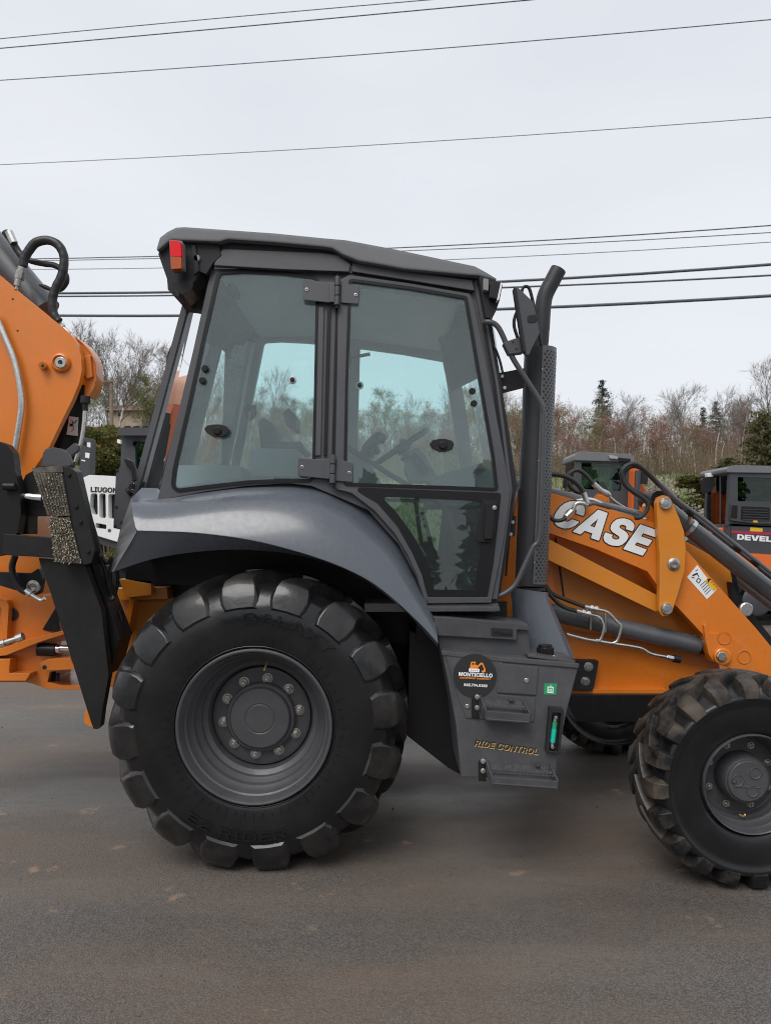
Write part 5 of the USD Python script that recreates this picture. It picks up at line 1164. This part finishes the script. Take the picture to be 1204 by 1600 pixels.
track(E, P(1140, 0, YE)[0], P(1520, 0, YE)[0], YE - 0.12, YE + 0.38, 0.78)
track(E, P(1140, 0, YE)[0], P(1520, 0, YE)[0], YE + 1.7, YE + 2.2, 0.78)
bx(E, 'undercarriage', 'charcoal', P(1180, 0, YE)[0], P(1480, 0, YE)[0], YE + 0.3, YE + 1.7, 0.35, 0.80)
bx(E, 'seat', 'seat', P(1150, 0, YE)[0], P(1190, 0, YE)[0], YE + 0.4, YE + 0.9, P(0, 818, YE)[2], P(0, 775, YE)[2])

# mid excavator seen from behind the arm
YF = 14.6
F2 = Thing('excavator', 'small excavator with a boxy dark cab and an upright orange boom, behind the loader arm', 'excavator', (P(935, 830, YF)[0], YF + 0.8, 0.0), 'excavators parked behind the backhoe')
fp = F2.part
win = poly([(908, 722), (974, 725.5), (970, 767), (908, 764)], YF, 0.02)
cabo = poly([(899, 708), (905, 706), (989, 711), (988, 840), (898, 840), (898, 760)], YF, 0.02)
c2 = fp('cab_frame', ext(cabo.difference(win), YF, 0.0, 0.10), 'charcoal')
fp('cab_frame', ext(cabo.difference(poly([(900, 722), (978, 725), (976, 800), (900, 800)], YF, 0.02)), YF, 0.80, 0.90), 'charcoal')
fp('cab_roof', prism([(897, 712), (901, 707), (908, 705), (985, 709.5), (991, 713), (991, 722), (897, 719)], YF - 0.04, 0.98, 0.02), 'roofgrey')
fp('cab_window', prism([(908, 722), (974, 725.5), (970, 767), (908, 764)], YF + 0.04, 0.008), 'glassgreen', c2, smooth=False)
xs_ = P(898.5, 0, YF)[0]
fp('cab_window', boxm(xs_, xs_ + 0.006, YF + 0.10, YF + 0.80, P(0, 768, YF)[2], P(0, 722, YF)[2]), 'glassgreen', c2, smooth=False)
fp('roof_lamp', prism([(951, 711), (965, 713), (964, 717), (952, 716)], YF - 0.09, 0.08, 0.01), 'zinc')
fp('roof_bracket', prism([(966, 715), (985, 717), (984, 722), (967, 721)], YF - 0.08, 0.06, 0.01), 'black')
fp('cab_lower', prism([(897, 767), (988, 770), (988, 860), (897, 860)], YF - 0.03, 0.95, 0.03), 'charcoal')
fp('seat_back', prism([(918, 764), (924, 752), (944, 753), (950, 766)], YF + 0.4, 0.3, 0.02), 'seat')
bmf = fp('boom', prism([(986, 800), (989, 735), (992, 729), (997, 729), (998, 760), (1006, 790), (1002, 840), (984, 840)], YF - 0.35, 0.25, 0.01), 'orange_far')
fp('boom_cylinder', bar(P(996, 735, YF - 0.42), P(994, 800, YF - 0.42), 0.05), 'charcoal', bmf)
fp('arm', prism([(999, 757), (1003, 757), (1011, 770), (1010, 830), (1000, 830)], YF - 0.2, 0.2, 0.01), 'orange_far', bmf)
fp('mirror', prism([(997, 738), (1000, 735), (1012, 745), (1011, 757), (998, 756)], YF - 0.4, 0.06, 0.01), 'dark')
fp('mirror', prism([(884, 724), (889, 722), (889, 734), (885, 734)], YF - 0.1, 0.06, 0.01), 'dark')
bx(F2, 'engine_body', 'orange_far', P(900, 0, YF)[0], P(1010, 0, YF)[0], YF + 0.1, YF + 1.9, 0.62, 1.2)
track(F2, P(870, 0, YF)[0], P(1040, 0, YF)[0], YF - 0.2, YF + 0.15, 0.6)
track(F2, P(870, 0, YF)[0], P(1040, 0, YF)[0], YF + 1.3, YF + 1.65, 0.6)

# white machine and its neighbours at the left
YW = 10.5
W = Thing('wheel_loader', 'white loader tail with three tall grille slots and black lettering, between boom and fender', 'loader', (P(170, 830, YW)[0], YW + 1.0, 0.0))
wp = W.part
tail = poly([(125, 762), (130, 746), (140, 742), (260, 748), (262, 850), (184, 847), (138, 833), (128, 790)], YW, 0.05)
slots = [poly([(142, 771), (152, 771), (153, 806), (144, 803), (140, 790)], YW, 0.03), poly([(155, 771), (165, 771.5), (165.5, 810), (155.5, 809)], YW, 0.03), poly([(169, 772), (186, 772), (186, 811), (169.5, 810)], YW, 0.03), poly([(194, 773), (210, 773), (210, 811), (194, 811)], YW, 0.03), poly([(149, 817), (166, 820), (166, 827), (150, 825)], YW, 0.015)]
tg = tail
for s in slots: tg = tg.difference(s)
wp('tail_shell', ext(tg, YW, 0.0, 0.14), 'whiteplastic')
wp('tail_core', ext(tail.buffer(-0.05), YW, 0.16, 1.2), 'charcoal')
wp('tail_top', prism([(127, 760), (130, 747), (140, 742.5), (262, 748), (262, 756), (140, 752)], YW + 0.14, 1.1, 0.02), 'whiteplastic')
g = letters('LIUGONG', 0.070, 800, 0, 1.0)
wp('tail_lettering', ext(placed(g, YW, 141, 768.5, -2.4), YW, -0.006, 0.0), 'ink', smooth=False)
wp('red_reflector', prism([(128.5, 768), (134, 769), (134, 778), (129, 777)], YW - 0.006, 0.01), 'red')
for q in ((144, 825), (171, 829)): wp('tail_hole', disc(P(*q, YW), 0.024, 0.004), 'cylgrey')
wp('tail_base', prism([(138, 834), (184, 848), (262, 850), (262, 860), (184, 858), (142, 846)], YW + 0.05, 1.2, 0.01), 'charcoal')
wp('tyre', revolve([(0.2, 0.0), (0.35, -0.06), (0.48, -0.05), (0.52, 0.02), (0.52, 0.22), (0.46, 0.3), (0.2, 0.3)], (P(158, 0, YW)[0], YW + 0.25, 0.52), 40), 'tyre')
wp('tyre', revolve([(0.2, 0.0), (0.35, -0.06), (0.48, -0.05), (0.52, 0.02), (0.52, 0.22), (0.46, 0.3), (0.2, 0.3)], (P(300, 0, YW)[0], YW + 0.25, 0.52), 40), 'tyre')
cg = poly([(190, 683), (192, 676), (262, 676), (262, 752), (188, 752)], YW + 0.5).difference(poly([(211, 690), (258, 690), (258, 745), (211, 745)], YW + 0.5))
cw = wp('cab_frame', ext(cg, YW + 0.5, 0.0, 0.12), 'charcoal')
wp('cab_window', prism([(211, 690), (258, 690), (258, 745), (211, 745)], YW + 0.55, 0.008), 'glassgreen', cw, smooth=False)
wp('cab_roof', prism([(182, 674), (190, 668), (262, 668), (262, 680), (186, 680)], YW + 0.35, 1.4, 0.015), 'charcoal')
wp('roof_vent', cat([prism([(192 + 14 * k, 671), (194 + 14 * k, 666), (202 + 14 * k, 665), (206 + 14 * k, 668), (205 + 14 * k, 672)], YW + 0.6, 0.5, 0.008) for k in range(4)]), 'black')
wp('exhaust_stub', revolve([(0.045, 0.02), (0.045, -0.05), (0.036, -0.05), (0.036, 0.0), (0, 0.0)], P(213.5, 694, YW + 0.5), 24), 'black')
wp('tail_lamp', prism([(183, 686), (188, 687), (188, 693), (183, 692)], YW + 0.3, 0.06), 'white')
V = Thing('compact_excavator', 'narrow black machine mast with white stickers, just right of the orange boom', 'machine', (P(140, 830, 11.5)[0], 11.8, 0.0))
vm = V.part('mast', prism([(126, 684), (130, 682), (141, 685), (140, 742), (136, 752), (124, 750)], 11.5, 0.22, 0.01), 'charcoal')
V.part('mast_foot', prism([(108, 745), (138, 748), (138, 972), (108, 972)], 11.55, 0.3, 0.02), 'charcoal')
V.part('sticker', prism([(136, 691), (141, 691.5), (141, 699), (136, 698)], 11.49, 0.01), 'white', vm)
V.part('sticker', prism([(133, 707), (140, 708), (139, 716), (133, 715)], 11.49, 0.01), 'white', vm)
V.part('sticker', prism([(127, 718), (133, 719), (133, 721), (127, 720)], 11.49, 0.01), 'white', vm)
V.part('port', disc(P(131, 691, 11.49), 0.03, 0.01), 'ink', vm)

# house among the left trees, its chimney side hidden
YH_ = 66.0
zg = float(hill(P(190, 0, YH_)[0], YH_))
hx0, hx1 = P(171, 0, YH_)[0], P(222, 0, YH_)[0]
ze, zr = P(0, 642, YH_)[2], P(0, 624, YH_)[2]
M['siding'] = paint('tan_house_siding', (0.40, 0.31, 0.24), 0.8, 0, 0.08, 1.0, 0)
M['shingle'] = paint('brown_shingles', (0.17, 0.105, 0.085), 0.85, 0, 0.2, 2.0, 0)
Hs = Thing('house', 'tan house with brown roof among the bare trees at the left', 'house', ((hx0 + hx1) / 2, YH_ + 3, zg))
Hs.part('wall', boxm(hx0, hx1, YH_, YH_ + 6, zg - 0.5, ze), 'siding')
Hs.part('roof', trimesh.convex.convex_hull([[hx0 - .3, YH_ - .4, ze], [hx1 + .3, YH_ - .4, ze], [hx0 - .3, YH_ + 6.4, ze], [hx1 + .3, YH_ + 6.4, ze], [hx0 - .3, YH_ + 3, zr], [hx1 + .3, YH_ + 3, zr]]), 'shingle')
wn = Hs.part('window', boxm(P(184, 0, YH_)[0], P(190, 0, YH_)[0], YH_ - 0.05, YH_, P(0, 652, YH_)[2], P(0, 643, YH_)[2]), 'white')
Hs.part('pane', boxm(P(184.8, 0, YH_)[0], P(189.2, 0, YH_)[0], YH_ - 0.08, YH_ - 0.05, P(0, 651, YH_)[2], P(0, 644, YH_)[2]), 'glassgreen', wn)
up = Thing('utility_pole', 'brown wooden utility pole in front of the tan house', 'pole', (P(174, 0, 58)[0], 58, float(hill(P(174, 0, 58)[0], 58))))
zp = float(hill(P(174, 0, 58)[0], 58))
up.part('pole', tube([(up.base[0], 58, zp - 0.3), (up.base[0], 58, P(0, 590, 58)[2])], [0.17, 0.13], 12, smooth=False), 'bark_brown')
up.part('cross_arm', boxm(up.base[0] - 0.6, up.base[0] + 0.6, 57.8, 57.95, P(0, 597, 58)[2], P(0, 595, 58)[2]), 'bark_brown')

# ------------------------------------------------------------------ overhead wires
M['wire'] = plain('wire_sheath', (0.07, 0.08, 0.09), 0.6)
def wire(p0, p1, p2, r, label, group=None):
    """p0, p1, p2 = (px, py) at three places; carried on both ways as the same curve"""
    xs, ys = [q[0] for q in (p0, p1, p2)], [q[1] for q in (p0, p1, p2)]
    co = np.polyfit(xs, ys, 2)
    pts = [P(x, np.polyval(co, x), 24.0 - x / 1204 * 5.0) for x in np.linspace(-900, 1900, 26)]
    single('power_line', tube(pts, r, 6, 1, False), 'wire', label, 'wire', group, smooth=True)
wire((0, 60), (330, 29), (660, 0), 0.012, 'topmost overhead wire, leaving through the top of the picture first')
wire((0, 75), (410, 38), (820, 0), 0.015, 'second wire from the top, just under the topmost one')
wire((0, 125), (602, 82), (1204, 30), 0.012, 'third wire from the top, crossing the whole sky alone')
wire((0, 257), (602, 225), (1204, 183), 0.009, 'thin lone wire in the middle of the sky, above the cab roof')
wire((0, 405), (620, 387), (1204, 352), 0.015, 'upper wire of the close pair just over the cab roof')
wire((0, 408), (650, 391), (1204, 363), 0.011, 'lower wire of the close pair just over the cab roof')
wire((0, 421), (714, 405), (1204, 378), 0.009, 'thin wire running alone below the close pair at roof height')
wire((0, 458), (790, 439.5), (1204, 413), 0.036, 'thick black cable, upper of the three passing behind the exhaust')
wire((0, 463), (790, 449), (1204, 430), 0.024, 'medium black cable between the two thick ones behind the exhaust')
wire((0, 492), (776, 483), (1204, 462), 0.040, 'thick lowest black cable, passing behind mirror and exhaust')

# ------------------------------------------------------------------ trees and bushes
def tubes_fast(segs, n):
    """many tapered segments (p0, p1, r0, r1) as n-sided sleeves"""
    p0 = np.array([s[0] for s in segs]); p1 = np.array([s[1] for s in segs]); r0 = np.array([s[2] for s in segs]); r1 = np.array([s[3] for s in segs])
    d = p1 - p0; d /= np.linalg.norm(d, axis=1, keepdims=True) + 1e-9
    a = np.cross(d, np.where(np.abs(d[:, 2:]) < 0.9, [0, 0, 1.0], [1.0, 0, 0])); a /= np.linalg.norm(a, axis=1, keepdims=True); b = np.cross(d, a)
    ang = np.arange(n) * 2 * np.pi / n
    ring = np.cos(ang)[None, :, None] * a[:, None] + np.sin(ang)[None, :, None] * b[:, None]
    v = np.concatenate([p0[:, None] + ring * r0[:, None, None], p1[:, None] + ring * r1[:, None, None]], 1).reshape(-1, 3)
    base = np.arange(len(segs))[:, None] * 2 * n
    j = np.arange(n); k = (j + 1) % n
    f = np.concatenate([np.stack([base + j, base + k, base + n + k], -1), np.stack([base + j, base + n + k, base + n + j], -1)], 1).reshape(-1, 3)
    return trimesh.Trimesh(v, f, process=False)

def leaves(c, size, rng, up=0.3):
    """small quads scattered at centres c"""
    n = len(c)
    a = rng.normal(size=(n, 3)); a /= np.linalg.norm(a, axis=1, keepdims=True)
    b = rng.normal(size=(n, 3)); b -= a * (a * b).sum(1, keepdims=True); b /= np.linalg.norm(b, axis=1, keepdims=True)
    s = (np.asarray(size) * rng.uniform(0.6, 1.4, n))[:, None]
    v = np.stack([c - a * s, c + b * s * 0.55, c + a * s, c - b * s * 0.55], 1).reshape(-1, 3)
    k = np.arange(n)[:, None] * 4
    return trimesh.Trimesh(v, np.concatenate([k + [0, 1, 2], k + [0, 2, 3]], 0), process=False)

def bare_tree(seed, h, lean=0.05, spread=0.5, first=0.25, fork=False, twigs=5):
    rng = np.random.default_rng(seed)
    trunk, twig, tips = [], [], []
    def grow(p, d, length, r, level):
        n = max(3, int(length / (0.55 if level < 2 else 0.28)))
        q = p.copy()
        pts = []
        for i in range(n):
            d = d + rng.normal(size=3) * (0.05 if level == 0 else 0.13) + np.array([0, 0, 0.05 if level else 0.02])
            d /= np.linalg.norm(d)
            q2 = q + d * length / n
            f0, f1 = 1 - i / n * 0.8, 1 - (i + 1) / n * 0.8
            (trunk if level == 0 else twig).append((q, q2, r * f0, r * f1))
            pts.append((q2, d.copy(), r * f1, (i + 1) / n))
            q = q2
        if level >= 3:
            tips.extend([x[0] for x in pts[-3:]]); return
        kids = {0: int(h * 3.4), 1: int(3 + length * 1.9), 2: twigs}[level]
        for _ in range(kids):
            t = rng.uniform(first if level == 0 else 0.2, 1.0)
            q, dd, rr, _f = pts[min(len(pts) - 1, int(t * len(pts)))]
            ax = rng.normal(size=3); ax -= dd * (ax @ dd); ax /= np.linalg.norm(ax)
            ang = rng.uniform(0.35, 0.9) * (spread / 0.5)
            nd = dd * math.cos(ang) + ax * math.sin(ang)
            ln = {0: h * (0.42 - 0.26 * t) * rng.uniform(0.7, 1.25), 1: length * (0.5 - 0.2 * t) * rng.uniform(0.6, 1.3) + 0.25, 2: rng.uniform(0.35, 0.8)}[level]
            grow(q, nd, ln, max(rr * (0.5 if level == 0 else 0.6), 0.011), level + 1)
    d0 = np.array([rng.normal() * lean, rng.normal() * lean, 1.0]); d0 /= np.linalg.norm(d0)
    grow(np.array([0, 0, -0.3]), d0, h, 0.012 * h + 0.02, 0)
    return tubes_fast(trunk, 7), tubes_fast(twig, 3), np.array(tips), rng

def make_bare(name, label, seed, h, barkm, twigm, bud=0.0, budmat=None, loc=(0, 0, 0), group=None, **kw):
    t = Thing(name, label, 'tree', loc, group, local=True)
    a, b, tips, rng = bare_tree(seed, h, **kw)
    t.part('trunk', a, barkm, smooth=True)
    cr = t.part('crown', b, twigm, smooth=False)
    if bud:
        n = min(len(tips), 2600)
        c = tips[rng.choice(len(tips), n, replace=False)]
        c = np.repeat(c, 2, 0) + rng.normal(size=(2 * n, 3)) * 0.12
        t.part('buds', leaves(c, bud, rng), budmat or twigm, cr, smooth=False)
    return t.path

def make_conifer(name, label, seed, h, width, mat, loc, group=None, dens=1.0):
    t = Thing(name, label, 'tree', loc, group, local=True)
    rng = np.random.default_rng(seed)
    t.part('trunk', tube([(0, 0, -0.3), (0.03 * h * 0.1, 0, h * 0.5), (0, 0, h * 0.98)], [0.02 * h, 0.012 * h, 0.01], 8), 'bark_brown')
    c, segs = [], []
    z = h * 0.06
    while z < h * 0.985:
        f = z / h
        R = width * (1 - f) ** 0.8 * rng.uniform(0.65, 1.15) + 0.12
        for k in range(int(6 + 4 * (1 - f))):
            a = rng.uniform(0, 2 * np.pi); L_ = R * rng.uniform(0.65, 1.15)
            p0 = np.array([0, 0, z + rng.uniform(-0.1, 0.1)]); d = np.array([math.cos(a), math.sin(a), rng.uniform(-0.15, 0.35)])
            segs.append((p0, p0 + d * L_, 0.02, 0.006))
            m = int(L_ * 26 * dens) + 5
            tt = rng.uniform(0.15, 1.05, m) ** 0.8
            c.append(p0 + d * (L_ * tt)[:, None] + rng.normal(size=(m, 3)) * np.array([0.10, 0.10, 0.07]) * (0.5 + tt[:, None]) + np.array([0, 0, -0.10]) * tt[:, None] ** 2)
        z += h * 0.024 + 0.05
    cr = t.part('crown', leaves(np.vstack(c), 0.085, rng), mat, smooth=False)
    t.part('branch_frame', tubes_fast(segs, 3), 'bark_brown', cr)
    return t.path

def make_bush(name, label, seed, w, h, mat, loc, group=None, n=9000, mat2=None, leaf=0.055, cat_='bush'):
    t = Thing(name, label, cat_, loc, group, local=True)
    rng = np.random.default_rng(seed)
    cl, segs = [], []
    for k in range(26):
        a, r = rng.uniform(0, 2 * np.pi), rng.uniform(0, 1) ** 0.6 * w
        zz = rng.uniform(0.15, 1.0) * h * math.sqrt(max(0.05, 1 - (r / w) ** 2 * 0.8))
        q = np.array([r * math.cos(a), r * math.sin(a), zz]); s = rng.uniform(0.16, 0.30) * w
        m = n // 26
        dd = rng.normal(size=(m, 3)); dd /= np.linalg.norm(dd, axis=1, keepdims=True)
        cl.append(q + dd * (s * rng.uniform(0.35, 1.1, m) ** 0.5)[:, None] * [1, 1, 0.8])
        st = np.array([q[0] * 0.15, q[1] * 0.15, 0.0])
        mid = (st + q) / 2 + rng.normal(size=3) * 0.1
        segs += [(st, mid, 0.025, 0.018), (mid, q, 0.018, 0.008)]
    c = np.vstack(cl); c = c[c[:, 2] > 0.02]
    cr = t.part('foliage', leaves(c, leaf, rng), mat, smooth=False)
    if mat2:
        c2 = c[rng.choice(len(c), len(c) // 3, replace=False)] + rng.normal(size=(len(c) // 3, 3)) * 0.06
        t.part('second_foliage', leaves(c2, leaf * 1.1, rng), mat2, cr, smooth=False)
    t.part('stem', tubes_fast(segs, 5), 'bark_brown')
    return t.path

R = random.Random(21)
WOOD = 'bare trees of the wood behind the lot'
KINDS = [('bare_tree', 'grey leafless tree among the wood behind the lot', 1, 11.5, 'bark_grey', 'twig_grey', 0.0, {}),
         ('bare_tree', 'grey leafless tree among the wood behind the lot', 2, 12.5, 'bark_grey', 'twig_grey', 0.0, {'spread': 0.38, 'first': 0.35}),
         ('budding_tree', 'red budding tree in the wood behind the lot', 3, 8.5, 'bark_grey', 'twig_red', 0.055, {'spread': 0.55, 'first': 0.2}),
         ('budding_tree', 'red budding tree in the wood behind the lot', 4, 7.5, 'bark_brown', 'twig_red', 0.055, {'spread': 0.6, 'first': 0.15}),
         ('tan_tree', 'tan budding tree in the wood behind the lot', 5, 8.0, 'bark_pale', 'twig_tan', 0.05, {'spread': 0.5}),
         ('green_tree', 'yellow green budding tree in the wood behind the lot', 6, 9.5, 'bark_grey', 'twig_green', 0.055, {'spread': 0.45}),
         ('pale_tree', 'slim pale barked leafless tree in the wood behind the lot', 7, 10.5, 'bark_pale', 'twig_grey', 0.0, {'spread': 0.4, 'first': 0.4, 'lean': 0.10})]
GROUPS = {'bare_tree': 'grey leafless trees of the wood', 'budding_tree': 'red budding trees of the wood', 'tan_tree': 'tan budding trees of the wood', 'green_tree': 'green budding trees of the wood', 'pale_tree': 'pale barked trees of the wood'}
spots = []
for row, (yy, step_) in enumerate(((50, 2.9), (55, 2.7), (61, 2.9), (68, 2.8), (76, 2.9), (86, 3.3))):
    x = -yy * 0.62
    while x < yy * 0.62:
        spots.append((x + R.uniform(-1.2, 1.2), yy + R.uniform(-2.5, 2.5), row)); x += step_ * R.uniform(0.7, 1.3)
protos = {}
for x, y, row in spots:
    if row >= 2: k = R.choices(range(7), [4.5, 4.5, 1.5, 1, 1, 4, 3])[0]
    else: k = R.choices(range(7), [1.2, 1.2, 3.2, 3.2, 3.2, 3, 2])[0]
    if x < -14 and row < 2: k = R.choices(range(7), [4, 4, 1, 0.5, 2, 0.5, 2])[0]
    px_ = x / y * FPX + 602
    if px_ < 330 and row < 2: continue
    if px_ < 40 or px_ > 1265: continue
    place, where = [(q[1], q[2]) for q in ((262, 'left', 'between the orange boom and the cab'), (510, 'rear window', 'seen through the rear side window of the cab'), (790, 'door', 'seen through the glass of the cab door'),
                    (900, 'exhaust', 'just right of the exhaust, above the small excavator'), (1090, 'middle', 'above the loader arm between the two excavators'), (9999, 'right', 'over the large excavator at the right edge')) if px_ < q[0]][0]
    nm, lab, seed, h, bk_, tw, bud, kw = KINDS[k]
    lab = lab.replace(' among the wood behind the lot', '').replace(' in the wood behind the lot', '') + ' ' + where
    grp = GROUPS[nm].replace('of the wood', where)
    z = float(hill(x, y)); sc = R.uniform(0.62, 0.90) * (1.30 if x < -14 else (0.86 if k in (0, 1, 6) else 1.0) if row > 1 else 0.78); rz = R.uniform(0, 6.28)
    if k not in protos:
        protos[k] = make_bare(nm, lab, seed, h * 0.72, bk_, tw, bud, None, (x, y, z), grp, **kw)
        UsdGeom.Xformable(stage.GetPrimAtPath(protos[k])).AddScaleOp().Set(Gf.Vec3f(sc, sc, sc))
    else:
        copy(protos[k], nm, lab, 'tree', (x, y, z - 0.1), rz, sc, group=grp)
def gz(x, y): return (x, y, float(hill(x, y)) - 0.05)
def at(px_, y): return gz((px_ - 602) / FPX * y, y)
pines = make_conifer('pine_tree', 'dark pine standing above the wood, behind the small excavator', 31, 9.6, 2.2, 'pine', at(940, 76))
copy(pines, 'pine_tree', 'dark pine in the wood, second to the right of the tallest one', 'tree', at(1118, 78), 1.0, 0.8)
copy(pines, 'pine_tree', 'slim dark pine left of the far right pine, among grey trees', 'tree', at(1098, 84), 2.0, 0.78)
cd = make_conifer('cedar_tree', 'olive cedar with an uneven top, behind the excavator at the right edge', 33, 5.4, 2.2, 'cedar', at(1190, 36), None, 1.3)
copy(cd, 'cedar_tree', 'low olive cedar spreading left of the tall one, over the lot edge', 'tree', at(1135, 37), 2.2, (1.15, 1.15, 0.55))
copy(cd, 'cedar_tree', 'dark green cedar seen through the rear side window of the cab', 'tree', at(430, 60), 1.2, 0.9)
bl = make_bush('blossom_bush', 'cream blossoming shrub above the loader arm, right of the small excavator', 41, 2.3, 3.0, 'blossom', at(1028, 33), None, 2600, 'drygrass', 0.06)
gb = make_bush('green_bush', 'yellow green bush behind the white loader, right of the boom', 42, 1.9, 5.2, 'bushgreen', at(170, 27), None, 18000, 'bushrust', 0.065)
copy(gb, 'green_bush', 'tall rusty green bush behind the black mast beside the boom', 'bush', at(128, 31), 2.0, (1.1, 1.1, 1.12))
copy(gb, 'green_bush', 'green bush partly hidden by the cab pillar behind the white loader', 'bush', at(238, 29), 4.0, (1.2, 1.2, 0.85))
copy(gb, 'green_bush', 'olive bush between the blossoming shrub and the right excavator', 'bush', at(1075, 35), 1.0, (1.3, 1.3, 0.55))
copy(gb, 'green_bush', 'olive bush under the cedar behind the right excavator', 'bush', at(1120, 32), 3.0, (1.4, 1.4, 0.46))
# brambles and dry stalks under the trees, uncountable
rng = np.random.default_rng(77)
n = 20000
x, y = rng.uniform(-44, 44, n), rng.uniform(46, 80, n)
z = hill(x, y)
hgt = rng.uniform(0.5, 2.2, n) * (1 + np.clip(y - 52, 0, 25) * 0.06)
p0 = np.stack([x, y, z], 1); p1 = p0 + np.stack([rng.normal(size=n) * 0.35, rng.normal(size=n) * 0.35, hgt], 1)
br = tubes_fast([(a, b, 0.018, 0.006) for a, b in zip(p0, p1)], 3)
c = np.repeat(p0, 3, 0) + (np.repeat(p1 - p0, 3, 0)) * rng.uniform(0.3, 1.05, 3 * n)[:, None] + rng.normal(size=(3 * n, 3)) * 0.15
single('undergrowth', cat([br, leaves(c, 0.06, rng)]), 'drygrass', 'brown brambles and dry stalks under the trees of the wood', 'undergrowth', kind='stuff', smooth=False)
# grass on the slope beyond the lot
n = 26000
x, y = rng.uniform(-34, 34, n), 25.6 + rng.uniform(0, 1, n) ** 1.4 * 24
z = hill(x, y)
p0 = np.stack([x, y, z], 1); d = rng.normal(size=(n, 3)) * [0.08, 0.08, 0]; d[:, 2] = rng.uniform(0.10, 0.32, n)
wv = rng.normal(size=(n, 3)) * [1, 1, 0]; wv = wv / np.linalg.norm(wv, axis=1, keepdims=True) * 0.03
v = np.stack([p0 - wv, p0 + wv, p0 + d], 1).reshape(-1, 3)
M['grassblade'] = leafmat('grass_blades', (0.10, 0.125, 0.045), 0.5, 0.3)
single('grass', trimesh.Trimesh(v, np.arange(3 * n).reshape(-1, 3), process=False), 'grassblade', 'short spring grass on the slope beyond the asphalt', 'grass', kind='stuff', smooth=False)
# the belt of trees across the road behind the viewer, seen only mirrored in glass and paint
rng = np.random.default_rng(5)
segs, cs = [], []
for k in range(46):
    x, y = -60 + 120 * k / 45 + rng.uniform(-1.5, 1.5), -34 + rng.uniform(-4, 4)
    h = rng.uniform(6, 10.5)
    segs.append((np.array([x, y, 0.0]), np.array([x, y, h]), 0.2, 0.04))
    m = 420
    zz = rng.uniform(0.12, 1.0, m)
    rr = 2.3 * (1 - zz) ** 0.6 * rng.uniform(0.2, 1, m) + 0.1
    an = rng.uniform(0, 2 * np.pi, m)
    cs.append(np.stack([x + rr * np.cos(an), y + rr * np.sin(an), zz * h], 1))
single('tree_belt', cat([tubes_fast(segs, 5), leaves(np.vstack(cs), 0.42, rng)]), 'pine', 'dark belt of evergreens mirrored in the lower cab glass', 'tree belt', kind='stuff', smooth=False)

# loose grit on the asphalt, uncountable
rng = np.random.default_rng(9)
ms = []
ic = trimesh.creation.icosahedron()
for k in range(700):
    y_ = 2.0 + 7.5 * rng.uniform() ** 1.3
    x_ = rng.uniform(-0.62, 0.62) * y_
    s_ = rng.uniform(0.0012, 0.0042) * (1 + (rng.uniform() < 0.04) * 1.2)
    v = np.array(ic.vertices) * s_ * rng.uniform(0.6, 1.2, 3) * rng.uniform(0.8, 1.2, (12, 1)) + [x_, y_, s_ * 0.4]
    ms.append(trimesh.Trimesh(v, ic.faces, process=False))
M['gritstone'] = leafmat('grit_stone', (0.15, 0.13, 0.11), 0.5, 0.0)
single('grit', cat(ms), 'gritstone', 'fine loose grit scattered over the asphalt', 'grit', kind='stuff', smooth=False)
